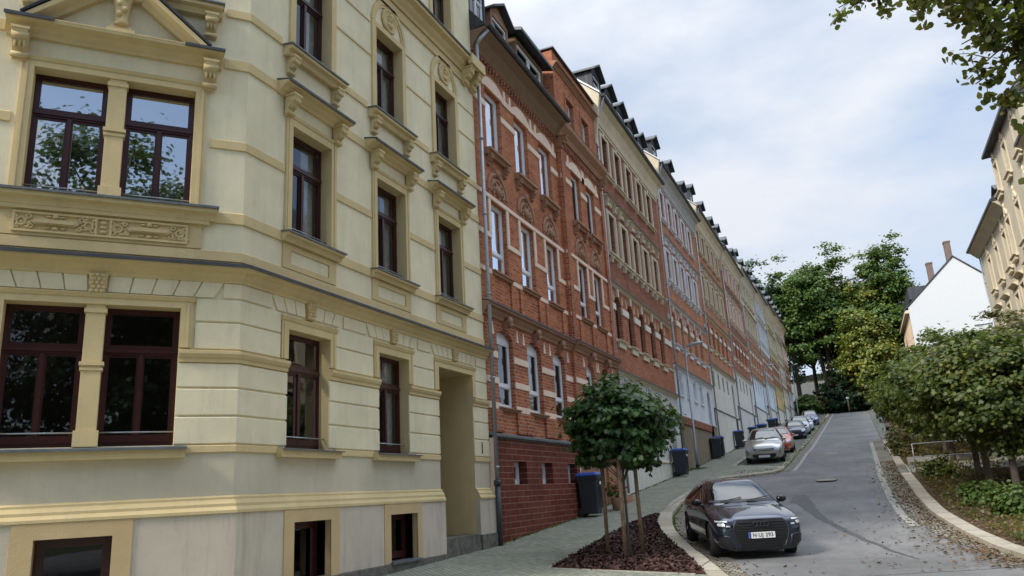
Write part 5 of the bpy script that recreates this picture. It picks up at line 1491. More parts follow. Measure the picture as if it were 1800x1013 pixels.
        for sd in (1, -1):
            rw = [(.605, sd * .62, sd * .76), (.635, sd * .57, sd * .82), (.68, sd * .55, sd * .85), (.725, sd * .58, sd * .855), (.75, sd * .70, sd * .85)]
            link('headlight', patch(bvh, rw, 'f', .008, 12).mesh('headlight', M['gloss_black']), root)
            m = MB()
            for (z0, a, b_) in ((.722, .64, .84), (.645, .60, .68)):
                q = patch(bvh, [(z0 - .012, sd * a, sd * b_), (z0 + .012, sd * a, sd * b_)], 'f', .014, 8); m.add(q.v, q.f)
            q = patch(bvh, [(.645, sd * .73, sd * .80), (.66, sd * .71, sd * .82), (.685, sd * .71, sd * .82), (.695, sd * .73, sd * .80)], 'f', .013, 6); m.add(q.v, q.f)
            link('headlight_lens', m.mesh('headlight_lens', M['lampglass']), root)
            rw = [(.24, sd * .56, sd * .80), (.32, sd * .60, sd * .84), (.45, sd * .64, sd * .82)]
            link('air_intake', patch(bvh, rw, 'f', .008, 8).mesh('air_intake', M['blackplastic']), root)
            m = MB(); P3 = []
            for a, c in ((.55, .22), (.585, .33), (.60, .44), (.70, .47), (.82, .44)):
                h = bvh.ray_cast(Vector((6, sd * a, c)), Vector((-1, 0, 0)))[0]; P3.append(h + Vector((.008, 0, 0)))
            m.tube(P3, .014, 6); link('intake_blade', m.mesh('intake_blade', M['rim']), root)
        m = MB()
        P3 = [(2.10, y_ * .8, .17) for y_ in (-1, -.6, 0, .6, 1)]
        m.tube([(1.98, -.68, .2), (2.07, -.5, .195), (2.12, 0, .195), (2.07, .5, .195), (1.98, .68, .2)], .018, 6)
        link('front_splitter', m.mesh('front_splitter', M['gloss_black']), root)
    else:
        rw = [(zn - .19, -.42, .42), (zn - .12, -.48, .48), (zn - .09, -.46, .46)]
        link('grille', patch(bvh, rw, 'f', .008, 12).mesh('grille', M['blackplastic']), root)
        rw = [(.25, -.36, .36), (.33, -.52, .52), (.44, -.56, .56), (.47, -.5, .5)]
        link('air_intake', patch(bvh, rw, 'f', .008, 12).mesh('air_intake', M['blackplastic']), root)
        m = MB(); q = patch(bvh, [(zn - .145, -.40, .40), (zn - .13, -.42, .42)], 'f', .014, 10); m.add(q.v, q.f); link('grille_bar', m.mesh('grille_bar', M['chrome']), root)
        for sd in (1, -1):
            rw = [(zn - .20, sd * .58, sd * .72), (zn - .13, sd * .53, sd * .82), (zn - .06, sd * .56, sd * .84), (zn + .02, sd * .70, sd * .84)]
            link('headlight', patch(bvh, rw, 'f', .008, 10).mesh('headlight', M['lampglass']), root)
            m = MB(); q = patch(bvh, [(.33, sd * .64, sd * .75), (.40, sd * .64, sd * .75)], 'f', .01, 4); m.add(q.v, q.f); link('fog_lamp', m.mesh('fog_lamp', M['lampglass']), root)
    for sd in (1, -1):
        rw = [(.66, sd * .56, sd * .76), (.88, sd * .60, sd * .78)]
        link('rear_light', patch(bvh, rw, 'b', .008, 6).mesh('rear_light', M['redlamp']), root)
    link('rear_window', patch(bvh, lerp_rows((st[-3][5] + .06, -.58, .58), (st[-4][5] - .04, -.46, .46), 5), 'b', .007, 8).mesh('rear_window', M['carglass']), root)
    # plate
    pz = .47 if hero else .36
    hx_ = bvh.ray_cast(Vector((6, 0, pz)), Vector((-1, 0, 0)))[0].x
    m = MB(); m.box(hx_ + .022, hx_ + .034, -.26, .26, pz - .055, pz + .055)
    pl = link('number_plate', m.mesh('number_plate', M['plate']), root)
    if plate:
        m = MB(); m.box(hx_ + .034, hx_ + .0355, -.26, -.217, pz - .055, pz + .055); link('plate_band', m.mesh('plate_band', M['plateblue']), pl)
        cu = bpy.data.curves.new('plate_text', 'FONT'); cu.body = plate; cu.size = .098; cu.align_x = 'CENTER'; cu.align_y = 'CENTER'; cu.extrude = .001; cu.space_character = 1.12; cu.offset = .0016
        t = bpy.data.objects.new('tmp', cu); COL.objects.link(t)
        dg = bpy.context.evaluated_depsgraph_get(); dg.update()
        tm = bpy.data.meshes.new_from_object(t.evaluated_get(dg), depsgraph=dg); bpy.data.objects.remove(t)
        tm.materials.clear(); tm.materials.append(M['ink'])
        link('plate_lettering', tm, pl, (hx_ + .0365, .02, pz), rot=(R(90), 0, R(90)))
    if detail:
        m = MB()
        for a in (-.5, .08): m.tube([(xw0 + .02, a, zw0 + .02), (xw0 - .12, a + .5, zw0 + .085)], .009, 5)
        link('wiper', m.mesh('wiper', M['blackplastic']), root)
        m = MB(); m.box(-1.2, 1.3, -.74, .74, .25, .5); m.box(-.1, .4, -.62, -.14, .45, .95); m.box(-.1, .4, .14, .62, .45, .95); m.box(-.16, -.04, -.6, -.18, .8, 1.18); m.box(-.16, -.04, .18, .6, .8, 1.18); m.box(-1.3, -1.1, -.6, .6, .5, 1.0)
        link('seats', m.mesh('seats', M['blackplastic']), root)
    return root

hero = car(-2.87, 19.1, 21, HATCH, 'hatch', paint('slate_blue_metallic', (.022, .032, .062), .7, .2), 'dark slate blue hatchback in front of the mulch bed, with number plate N UJ 293', 'gloss_black', 'N·UJ 293', True, -.1, True)
hero.scale = (1, 1, 1.06)
silver = car(-4.85, 46.4, 3, VAN, 'van', paint('silver_metallic', (.42, .41, .38), .7, .3), 'silver compact MPV at the near end of the parked row, facing down the hill', 'rimlight', '', True, -.055)
silver.scale = (1.1, 1.1, 1.1)
car(-4.72, 53.0, 2, VAN, 'van', paint('bright_orange', (.62, .10, .02), .0, .3), 'bright orange car right behind the silver one in the parked row', 'rimlight', '', False, -.055)
car(-4.75, 68.6, 3, HATCH, 'hatch', paint('navy_blue', (.03, .035, .075), .6, .28), 'navy hatchback after the gap in the parked row', 'rimlight', '', False, -.055)
car(-4.7, 74.3, 2, VAN, 'van', paint('pale_silver', (.46, .50, .56), .6, .3), 'pale silver car behind the navy hatchback', 'rimlight', '', False, -.055)
car(-4.65, 80.2, 2, HATCH, 'hatch', paint('white_car_paint', (.62, .65, .70), .0, .3), 'white hatchback third from the top of the parked row', 'rimlight', '', False, -.055)
car(-4.6, 91.5, 2, VAN, 'van', paint('royal_blue', (.04, .06, .16), .5, .28), 'blue car parked topmost near the trees, left side of the street', 'rimlight', '', False, -.055)
car(3.0, 67.5, 186, HATCH, 'hatch', paint('red_car_paint', (.35, .02, .03), .2, .3), 'red car parked on the right behind the hedge trees', 'rimlight', '', False, 0, group='cars parked on the right side')
car(3.0, 83.0, 186, HATCH, 'hatch', paint('light_blue_car_paint', (.28, .38, .52), .4, .3), 'light blue car parked further up on the right', 'rimlight', '', False, 0, group='cars parked on the right side')
car(3.0, 92.0, 186, VAN, 'van', paint('dark_grey_car_paint', (.04, .045, .06), .4, .3), 'dark grey car farthest up on the right side of the street', 'rimlight', '', False, 0, group='cars parked on the right side')

# ------------------------------------------------------------------ wheelie bins
def make_bin(lidmat='binlid', w=.62, d=.72, h=1.02):
    root = empty('wheelie_bin', (0, 0, 0), 0, 'bin', 'bin', 'wheelie bins along the house fronts')
    m = MB()
    def ring(z, a, b, r=.05):
        pts = []
        for sx, sy, a0 in ((1, 1, 0), (-1, 1, 90), (-1, -1, 180), (1, -1, 270)):
            for k in range(4):
                t = R(a0 + 30 * k); pts.append((sx * (a / 2 - r) + r * math.cos(t), sy * (b / 2 - r) + r * math.sin(t), z))
        return pts
    lv = [ring(.06, w * .80, d * .72), ring(.10, w * .84, d * .76), ring(h * .93, w * .98, d * .98), ring(h * .93, w * 1.05, d * 1.04), ring(h, w * 1.06, d * 1.05)]
    n = len(lv[0]); vs = [p for L in lv for p in L]
    m.add(vs, [(i * n + k, i * n + (k + 1) % n, (i + 1) * n + (k + 1) % n, (i + 1) * n + k) for i in range(len(lv) - 1) for k in range(n)] + [tuple(range(n))])
    for k in (-1, 0, 1): m.box(w * .47, w * .50, k * .18 - .012, k * .18 + .012, .2, h * .9)
    link('container', m.mesh('container', M['steelbin']), root)
    m = MB(); lv = [ring(h, w * 1.1, d * 1.1), ring(h + .035, w * 1.12, d * 1.12), ring(h + .08, w * 1.0, d * 1.0, .06), ring(h + .10, w * .8, d * .8, .06)]
    vs = [p for L in lv for p in L]
    m.add(vs, [(i * n + k, i * n + (k + 1) % n, (i + 1) * n + (k + 1) % n, (i + 1) * n + k) for i in range(3) for k in range(n)] + [tuple(range(3 * n, 4 * n)), tuple(range(n - 1, -1, -1))])
    for k in (-1, 1): m.tube([(-w * .5, k * .2, h + .06), (-w * .62, k * .2, h + .05), (-w * .62, k * .2, h)], .02, 6)
    link('lid', m.mesh('lid', M[lidmat]), root)
    m = MB(); m.tube([(-w * .58, -d * .42, h - .04), (-w * .66, -d * .40, h - .01), (-w * .66, d * .40, h - .01), (-w * .58, d * .42, h - .04)], .018, 6)
    link('handle', m.mesh('handle', M['steelbin']), root)
    for k in (-1, 1):
        m = MB(); m.cyl((0, 0, 0), .10, .05, 'y', 16); m.cyl((0, k * .02, 0), .04, .05, 'y', 10)
        link('wheel', m.mesh('wheel', M['rubber']), root, (-w * .40, k * d * .36, .10))
    m = MB(); m.box(w * .515, w * .53, -.09, .09, h * .78, h * .86); link('label_plate', m.mesh('label_plate', M['white']), root)
    return root
bin0 = make_bin(); bin0.scale = (1.12, 1.12, 1.12)
bin1 = copy_tree(bin0)
bins = [(-7.95, 24.15, 5, 0, 'dark wheelie bin with blue lid beside the red tiled base, behind the tree posts', 1.18),
        (-7.95, 38.2, -3, 0, 'blue-lidded wheelie bin standing just left of the near street lamp', 1.15),
        (-8.0, 50.2, 4, 0, 'wheelie bin with raised blue lid between lamp and silver car', 1.15),
        (-8.02, 49.2, 8, 1, 'dark-lidded wheelie bin touching the blue-lidded one between lamp and silver car', 1.1),
        (-7.95, 59.5, 0, 0, 'single blue-lidded wheelie bin against the stone base, left of the silver car', 1.15),
        (-7.5, 64.5, 0, 0, 'wheelie bin half hidden behind the silver car', 1.15),
        (-7.3, 68.5, 3, 0, 'blue-lidded wheelie bin showing over the orange car roof', 1.15),
        (-7.3, 69.5, -4, 0, 'second wheelie bin showing over the orange car roof', 1.15),
        (-7.2, 76.5, 2, 0, 'tall wheelie bin left of the navy hatchback', 1.25),
        (-7.1, 78.0, 0, 0, 'farthest wheelie bin, above the navy hatchback', 1.25)]
for i, (x, y, a, dk, lb, sc_) in enumerate(bins):
    o = bin0 if i == 0 else bin1 if i == 1 else copy_tree(bin0)
    o.location = (x, y, g(y)); o.rotation_euler = (0, 0, R(a)); o.scale = (sc_ * .88, sc_ * .88, sc_); o['label'] = lb
    if dk:
        for c in o.children:
            if c.name.startswith('lid'): c.material_slots[0].link = 'OBJECT'; c.material_slots[0].material = M['binlidd']

# ------------------------------------------------------------------ street lamps
def lamp(x, y, h, label, arm=.75):
    root = empty('street_lamp', (x, y, g(y)), 0, label, 'street lamp', 'street lamps along the left pavement')
    m = MB(); m.tube([(0, 0, 0), (0, 0, 1.1), (0, 0, 1.16), (0, 0, h)], [.085, .085, .062, .045], 14); link('pole', m.mesh('pole', M['pipe']), root)
    m = MB(); m.tube([(0, 0, 0), (0, 0, .22)], [.115, .105], 14); link('pole_foot', m.mesh('pole_foot', M['rubber']), root)
    m = MB(); m.tube([(-.18, 0, h - .03), (0, 0, h), (.2, 0, h + .06)], [.02, .045, .035], 8); link('bracket', m.mesh('bracket', M['pipe']), root)
    m = MB()
    lv = []
    for t, w, hh in ((0, .06, .04), (.12, .16, .10), (.5, .21, .13), (.9, .19, .10), (1.1, .08, .04)):
        xx = .1 + arm * t; zz = h + .03 + .11 * t
        lv.append([(xx, w * math.cos(2 * math.pi * k / 12), zz + hh * max(-.35, math.sin(2 * math.pi * k / 12))) for k in range(12)])
    m.add([p for L in lv for p in L], [(i * 12 + k, i * 12 + (k + 1) % 12, (i + 1) * 12 + (k + 1) % 12, (i + 1) * 12 + k) for i in range(4) for k in range(12)] + [tuple(range(12)), tuple(range(48, 60))], True)
    hd = link('lamp_head', m.mesh('lamp_head', M['zinc2']), root)
    m = MB(); m.ell((.1 + arm * .42, 0, h + .05), (.2, .10, .035), 10, 5); link('lamp_cover', m.mesh('lamp_cover', M['lampglass']), hd)
    return root
M['zinc2'] = plain('lamp_head_grey', (.42, .45, .48), .4, .3, .1, 4)
lamp(-8.0, 42.6, 6.5, 'grey street lamp with a flat head standing in front of the pale blue ground floor', .85)
lamp(-8.05, 86.6, 6.6, 'second street lamp, half way up the terrace')
lamp(-7.6, 122.0, 7.5, 'thin street lamp at the top of the hill by the end of the terrace')

# ------------------------------------------------------------------ right hand railing, post, misc
def railing():
    root = empty('handrail', (1.75, 33.4, g(33.4)), 0, 'galvanised tube handrail beside the footpath on the right', 'handrail')
    z0 = g(33.4)
    for k in range(4):
        m = MB(); m.tube([(2.0 * k, .0, 0), (2.0 * k, .0, 1.0)], .022, 8); link('post', m.mesh('post', M['pipe']), root)
    for zz in (1.0, .52):
        m = MB(); m.tube([(0, 0, zz), (6, 0, zz)], .02, 8); link('rail', m.mesh('rail', M['pipe']), root)
    r2 = empty('low_wall', (1.6, 33.3, g(33.3)), 0, 'low concrete edge wall along the far footpath on the right', 'wall')
    m = MB(); m.box(.1, 8, 4.2, 4.4, -.3, .62); link('wall', m.mesh('wall', M['slab']), r2)
railing()
def bollard():
    root = empty('bollard_light', (-.75, 128, g(128)), 0, 'short post with a round white top at the end of the street', 'bollard')
    m = MB(); m.tube([(0, 0, 0), (0, 0, 1.9)], [.12, .09], 10); link('post', m.mesh('post', M['wood']), root)
    m = MB(); m.ell((0, 0, 2.05), (.24, .16, .17), 12, 8); link('globe', m.mesh('globe', M['whitewall']), root)
bollard()
def manhole(x, y, r=.36):
    m = MB(); m.tube([(0, 0, -.02), (0, 0, .004)], r, 24); m.torus((0, 0, -.004), r * 1.12, .012, 'z', 24, 4)
    o = link('manhole_cover', m.mesh('manhole_cover', M['manhole']), None, (x, y, g(y) - .095)); o.rotation_euler = (math.atan((g(y + .5) - g(y - .5))), 0, 0)
    return o
M['manhole'] = plain('manhole_iron', (.24, .21, .17), .7, .2, .4, 8)
for i, (x, y) in enumerate(((-1.4, 33.0), (-1.6, 48.5), (-1.3, 58.5), (-.9, 74))):
    tag(manhole(x, y), ('nearest round manhole cover in the asphalt', 'second manhole cover up the road', 'third manhole cover up the road', 'farthest manhole cover, nearly at the crest')[i], 'manhole cover', 'manhole covers in the road')
# ------------------------------------------------------------------ foliage
M['leaf_dark'] = leafmat('globe_maple_leaves', [(0, (.012, .036, .010)), (.45, (.025, .065, .017)), (.8, (.052, .112, .028)), (1, (.09, .16, .038))], .25)
M['leaf_mid'] = leafmat('garden_maple_leaves', [(0, (.020, .036, .009)), (.35, (.052, .080, .017)), (.62, (.105, .13, .026)), (.84, (.18, .165, .034)), (1, (.20, .11, .03))], .3)
M['leaf_rust'] = leafmat('rusty_leaves', [(0, (.035, .042, .014)), (.4, (.09, .085, .026)), (.75, (.16, .11, .034)), (1, (.22, .11, .035))], .3)
M['leaf_green'] = leafmat('tall_tree_leaves', [(0, (.022, .050, .014)), (.4, (.055, .110, .024)), (.75, (.12, .19, .035)), (1, (.26, .27, .05))], .3)
M['leaf_autumn'] = leafmat('turning_leaves', [(0, (.04, .07, .018)), (.35, (.10, .15, .03)), (.65, (.22, .23, .04)), (1, (.42, .31, .05))], .3)
M['leaf_blue'] = leafmat('dark_far_leaves', [(0, (.012, .03, .016)), (.6, (.03, .065, .03)), (1, (.06, .10, .04))], .2)
M['leaf_lime'] = leafmat('overhanging_lime_leaves', [(0, (.025, .04, .01)), (.4, (.06, .07, .018)), (.75, (.12, .095, .02)), (1, (.18, .10, .025))], .45)
M['leaf_shrub'] = leafmat('shrub_leaves', [(0, (.028, .055, .012)), (.5, (.065, .115, .024)), (1, (.15, .18, .036))], .3)
M['leaf_litter'] = leafmat('fallen_leaf', [(0, (.06, .030, .014)), (.5, (.125, .068, .03)), (1, (.22, .14, .05))], .1, .8)

LEAF = {
    'maple': [(0, -.5), (.10, -.28), (.42, -.34), (.36, -.08), (.52, .10), (.26, .16), (.14, .30), (0, .54), (-.14, .30), (-.26, .16), (-.52, .10), (-.36, -.08), (-.42, -.34), (-.10, -.28)],
    'lime': [(0, -.45), (.30, -.32), (.42, 0), (.26, .30), (0, .56), (-.26, .30), (-.42, 0), (-.30, -.32)],
    'clump': [(0, -.5), (.38, -.36), (.5, .05), (.22, .22), (.1, .5), (-.25, .36), (-.5, .12), (-.32, -.3)],
    'quad': [(0, -.5), (.35, -.1), (.15, .45), (-.3, .2)],
}
def leaves(name, pts, nrm, size, shape, mat, seed=0, jitter=.3, fold=.18):
    """pts, nrm (N,3) arrays -> one mesh of single-face leaves"""
    rg = np.random.default_rng(seed)
    N = len(pts); S = np.array(LEAF[shape]); K = len(S)
    nrm = nrm / np.maximum(1e-6, np.linalg.norm(nrm, axis=1))[:, None]
    a = rg.normal(size=(N, 3)); u = np.cross(nrm, a); u /= np.maximum(1e-6, np.linalg.norm(u, axis=1))[:, None]
    v = np.cross(nrm, u)
    sz = size * (1 + jitter * rg.uniform(-1, 1, N))
    P = pts[:, None, :] + (u[:, None, :] * S[None, :, 0, None] + v[:, None, :] * S[None, :, 1, None]) * sz[:, None, None]
    P += nrm[:, None, :] * (np.abs(S[None, :, 0, None]) * -fold * sz[:, None, None])
    me = bpy.data.meshes.new(name)
    me.vertices.add(N * K); me.vertices.foreach_set('co', P.reshape(-1).astype(np.float32))
    me.loops.add(N * K); me.loops.foreach_set('vertex_index', np.arange(N * K, dtype=np.int32))
    me.polygons.add(N); me.polygons.foreach_set('loop_start', np.arange(0, N * K, K, dtype=np.int32)); me.polygons.foreach_set('loop_total', np.full(N, K, np.int32))
    me.materials.append(M[mat]); me.update(calc_edges=True)
    return me

def crown_points(n, rad, seed, ncl, rcl, inner=.55, flat=.55, lump=.22, up=.9, low=-1.0):
    rg = np.random.default_rng(seed)
    d = rg.normal(size=(ncl * 3, 3)); d /= np.linalg.norm(d, axis=1)[:, None]
    d = d[d[:, 2] > low][:ncl]; ncl = len(d)
    ph = rg.uniform(0, 6, 9)
    l = 1 + lump * (np.sin(d[:, 0] * 3.1 + ph[0]) * np.sin(d[:, 1] * 2.7 + ph[1]) + .6 * np.sin(d[:, 2] * 5.1 + ph[2] + d[:, 0] * 4)) + lump * .5 * rg.uniform(-1, 1, ncl)
    rr = (inner + (1 - inner) * rg.uniform(0, 1, ncl) ** .55) * l
    C = d * rr[:, None] * np.array(rad)
    w = rg.uniform(.5, 1.5, ncl); idx = rg.choice(ncl, n, p=w / w.sum())
    q = rg.normal(size=(n, 3)) * np.array([rcl, rcl, rcl * flat]) * rg.uniform(.5, 1.1, n)[:, None]
    P = C[idx] + q
    nn = d[idx] * .7 + np.array([0, 0, up]) + rg.normal(size=(n, 3)) * .55 + q / rcl * .3
    return P, nn, C

def limbs(mb, C, base, top, rt, rng_, n=10, droop=.0):
    idx = rng_.sample(range(len(C)), min(n, len(C)))
    for i in idx:
        e = Vector(C[i]) + Vector(top)
        t = rng_.uniform(.0, .8)
        s = Vector(base).lerp(Vector(top), .55 + .45 * t)
        m = s.lerp(e, .5) + Vector((rng_.uniform(-.1, .1), rng_.uniform(-.1, .1), .12)) * (e - s).length
        mb.tube([s, s.lerp(m, .5), m, e], [rt * .5, rt * .36, rt * .24, rt * .08], 6)

def tree(name, label, x, y, h, cz, rad, n, size, shape, mat, trunk_r, seed, ncl, rcl, group=None, z=None, bark='bark', lean=(0, 0), nl=12, inner=.5, lump=.22, low=-1.0, flat=.55, trunks=1, cat='tree'):
    z = g2(x, y) - .02 if z is None else z
    root = empty(name, (x, y, z), 0, label, cat, group)
    P, nn, C = crown_points(n, rad, seed, ncl, rcl, inner, flat, lump, low=low)
    off = np.array([lean[0], lean[1], cz])
    link('crown', leaves('crown', P + off, nn, size, shape, mat, seed), root)
    rg = random.Random(seed)
    mb = MB(); top = (lean[0], lean[1], cz + rad[2] * .25)
    for k in range(trunks):
        bx, by = ((rg.uniform(-.5, .5) * trunk_r * 3, rg.uniform(-.5, .5) * trunk_r * 3) if trunks > 1 else (0, 0))
        tx = (bx * 4 if trunks > 1 else 0)
        pts = [(bx, by, -.3), (bx * .9, by * .9, .15), (bx + lean[0] * .35 + tx * .3 + rg.uniform(-.1, .1) * trunk_r * 3, by + lean[1] * .35, cz * .45), (lean[0] * .8 + tx, lean[1] * .8, cz), (lean[0] + tx * 1.2, lean[1], cz + rad[2] * .35)]
        mb.tube(pts, [trunk_r * 1.5, trunk_r * 1.05, trunk_r * .85, trunk_r * .55, trunk_r * .2], 10)
    limbs(mb, C, (0, 0, 0), (lean[0], lean[1], cz), trunk_r, rg, nl)
    link('trunk', mb.mesh('trunk', M[bark]), root)
    return root

# small round tree held by three posts in the mulch bed
TX, TY = -4.72, 16.65
tree('globe_maple', 'small ball-shaped maple with dense dark green leaves, held by posts in the mulch bed', TX, TY, 3.8, 2.62, (1.13, 1.13, .92), 13000, .12, 'maple', 'leaf_dark', .032, 11, 260, .15, z=g2(TX, TY) + .02, inner=.42, lump=.16, flat=.42, nl=26)
def stakes():
    root = empty('tree_stakes', (TX, TY, g2(TX, TY)), 0, 'three weathered wooden posts with cross bars supporting the small round tree', 'tree support')
    P = [(-.49, .06), (.06, -.51), (.22, .22)]
    for px, py in P:
        m = MB(); m.tube([(px, py, -.2), (px * .96, py * .96, 2.1)], [.045, .042], 10); link('post', m.mesh('post', M['wood']), root)
    for i in range(3):
        a, b = P[i], P[(i + 1) % 3]
        m = MB(); m.tube([(a[0], a[1], 1.93), (b[0], b[1], 1.93)], .038, 8); link('cross_bar', m.mesh('cross_bar', M['wood']), root)
stakes()
# garden maples on the right
gm = [(3.3, 27.2, 5.0, 3.05, (2.0, 1.9, 1.65), 'leaf_mid', 21, 'bushy garden maple with a dark trunk, second nearest on the right'),
      (3.75, 25.9, 5.0, 3.0, (1.9, 1.7, 1.7), 'leaf_mid', 22, 'nearest bushy garden maple, standing above the lush green shrubs'),
      (3.5, 31.2, 5.2, 3.1, (2.1, 2.0, 1.7), 'leaf_mid', 23, 'garden maple standing before the footpath on the right'),
      (3.4, 37.5, 5.4, 3.0, (2.2, 2.2, 1.95), 'leaf_mid', 24, 'garden maple just beyond the handrail'),
      (3.7, 43.5, 5.6, 3.0, (2.3, 2.3, 2.0), 'leaf_mid', 25, 'garden maple in the middle of the row on the right'),
      (3.6, 50.5, 5.6, 2.8, (2.4, 2.4, 2.1), 'leaf_mid', 26, 'garden maple before the red parked car'),
      (3.9, 58.0, 5.6, 2.7, (2.6, 2.6, 2.2), 'leaf_mid', 27, 'farthest garden maple of the right hand row'),
      (6.2, 28.8, 5.4, 3.3, (2.2, 2.2, 2.1), 'leaf_rust', 28, 'rust tinged small tree behind the nearest garden maples'),
      (6.4, 33.5, 5.6, 3.3, (2.2, 2.2, 2.3), 'leaf_rust', 29, 'reddish brown tree in front of the beige house'),
      (6.0, 40.0, 5.4, 3.0, (2.2, 2.2, 2.1), 'leaf_mid', 30, 'green tree between the garden maples and the beige house')]
for x, y, h, cz, rad, mt, sd, lb in gm:
    k = 15000 if y < 35 else 10000
    tree('garden_maple', lb, x, y, h, cz, rad, k, .125 if y < 35 else .16, 'maple' if y < 35 else 'clump', mt, .10, sd, 190, .26, 'small maples in the right hand garden', inner=.5, lump=.16, flat=.4, nl=14)
# tall trees closing the street
tt = [(-13.5, 138, 27, 17.0, (6.0, 6, 10), 'leaf_blue', 41, 'dark bluish tree rising behind the top end of the terrace', 6500),
      (-8.0, 139, 26, 16.5, (4.6, 5, 8.5), 'leaf_green', 42, 'leafy green tree just right of the terrace end', 6500),
      (-2.6, 142, 27, 17.5, (6.2, 6, 9.5), 'leaf_green', 43, 'big green tree with forked bare trunks at the top of the street', 10500),
      (3.6, 145, 25, 16.0, (5.2, 5, 8.5), 'leaf_autumn', 44, 'yellowing tree in the middle of the group closing the street', 7500),
      (8.2, 143, 29, 18.5, (4.8, 5.5, 10.5), 'leaf_green', 45, 'tallest tree of the group, next to the white gabled house', 8500),
      (3.6, 133, 17, 9.0, (4.2, 4.5, 7.0), 'leaf_autumn', 46, 'lower tree with yellow patches in front of the white gabled house', 6500),
      (10.0, 108, 9, 4.2, (4.2, 4.0, 3.6), 'leaf_mid', 47, 'rounded tree at the foot of the white gabled house', 5000),
      (-5.6, 152, 26, 14.5, (6, 5, 10), 'leaf_blue', 49, 'dark tree filling the gap behind the forked tree', 6000),
      (1.2, 155, 27, 14.0, (6.5, 5, 11), 'leaf_green', 50, 'green tree behind the yellowing one', 7000),
      (6.5, 153, 26, 13.5, (6, 5, 10.5), 'leaf_green', 51, 'green tree behind the tallest tree', 6000),
      (-19, 146, 28, 18.0, (6.5, 6, 9.5), 'leaf_blue', 48, 'dark tree farthest left behind the terrace roofs', 4500)]
for x, y, h, cz, rad, mt, sd, lb, k in tt:
    tree('tall_tree', lb, x, y, h, cz, rad, int(k * 2.6), .38, 'clump', mt, .38, sd, 210, .8, 'tall trees at the top of the street', z=float(np.interp(y, G_Y, G_Z)) - .1, inner=.30, lump=.26, flat=.5, nl=26, low=-.72 if sd in (42, 43, 49) else -1.0, trunks=3 if sd == 43 else 1)
# bushes under them
bs = [(-5.8, 131, 1.9, 'leaf_rust'), (-3.4, 134, 2.4, 'leaf_blue'), (-.6, 136, 2.8, 'leaf_blue'), (2.8, 134, 3.2, 'leaf_blue'), (5.2, 126, 2.6, 'leaf_mid'), (7.2, 118, 2.6, 'leaf_mid'), (-6.9, 129, 1.7, 'leaf_green'), (4.9, 99, 2.3, 'leaf_mid'), (5.6, 88, 2.5, 'leaf_mid'), (5.8, 76, 2.5, 'leaf_mid'), (-1.0, 138, 4.0, 'leaf_blue'), (1.2, 140, 4.6, 'leaf_blue'), (5.4, 140, 5.0, 'leaf_blue'), (8.5, 136, 4.5, 'leaf_blue')]
where = ['reddish bush at the left kerb crest', 'dark bush left of the white-topped post', 'dark bush behind the white-topped post', 'large dark bush right of the white-topped post', 'bush above the farthest parked car on the right', 'bush below the rounded tree', 'small green bush beside the terrace end', 'round bush beside the farthest grey car on the right', 'round bush beside the light blue car', 'round bush beside the red car', 'tall dark bush left of the road end', 'tall dark bush straight above the road end', 'tall dark bush right of the road end', 'tall dark bush below the tallest tree']
for i, (x, y, r, mt) in enumerate(bs):
    root = empty('bush', (x, y, float(np.interp(y, G_Y, G_Z)) - .05), 0, where[i], 'bush', 'bushes at the top of the street')
    P, nn, C = crown_points(2200, (r * 1.1, r, r * .9), 60 + i, 60, .4, .5, .5, .2)
    P[:, 2] += r * .8
    link('foliage', leaves('foliage', P, nn, .42, 'clump', mt, 60 + i), root)
    m = MB(); m.tube([(0, 0, -.2), (0, 0, r)], [.12, .05], 6); link('stem', m.mesh('stem', M['bark']), root)
# shrubs and low plants in the right bed
sh = [(3.1, 22.2, .62, .42, 'leaf_shrub', 'bright green low shrub behind the curved kerb'), (3.7, 20.2, .68, .48, 'leaf_shrub', 'lush low shrub closest to the curved kerb, in front of the others'), (2.75, 24.7, .45, .34, 'leaf_shrub', 'small low shrub left of the near tree trunks'), (4.35, 22.3, .65, .45, 'leaf_shrub', 'green shrub under the nearest garden maple, farthest from the kerb'),
      (2.35, 31.2, .42, .45, 'leaf_mid', 'little dry bush beside the handrail'), (1.95, 47.5, .7, .6, 'leaf_rust', 'brownish shrub at the kerb beyond the footpath'), (2.0, 43.0, .55, .42, 'leaf_rust', 'low brown shrub just past the footpath'), (2.2, 53.0, .8, .7, 'leaf_rust', 'brownish shrub in front of the red car'), (3.2, 18.2, .5, .4, 'leaf_shrub', 'shrub at the outer bend of the kerb')]
for i, (x, y, r, h, mt, lb) in enumerate(sh):
    root = empty('shrub', (x, y, g2(x, y) - .03), 0, lb, 'shrub', 'shrubs in the right hand bed')
    P, nn, C = crown_points(1900, (r, r, h), 80 + i, 60, .13, .3, .6, .3)
    P[:, 2] = np.abs(P[:, 2] + h * .6)
    link('foliage', leaves('foliage', P, nn, .10, 'lime', mt, 80 + i), root)
    m = MB()
    for k in range(6): m.tube([(0, 0, -.1), (r * .5 * math.cos(k), r * .5 * math.sin(k), h * .9)], [.015, .006], 5)
    link('stem', m.mesh('stem', M['bark']), root)
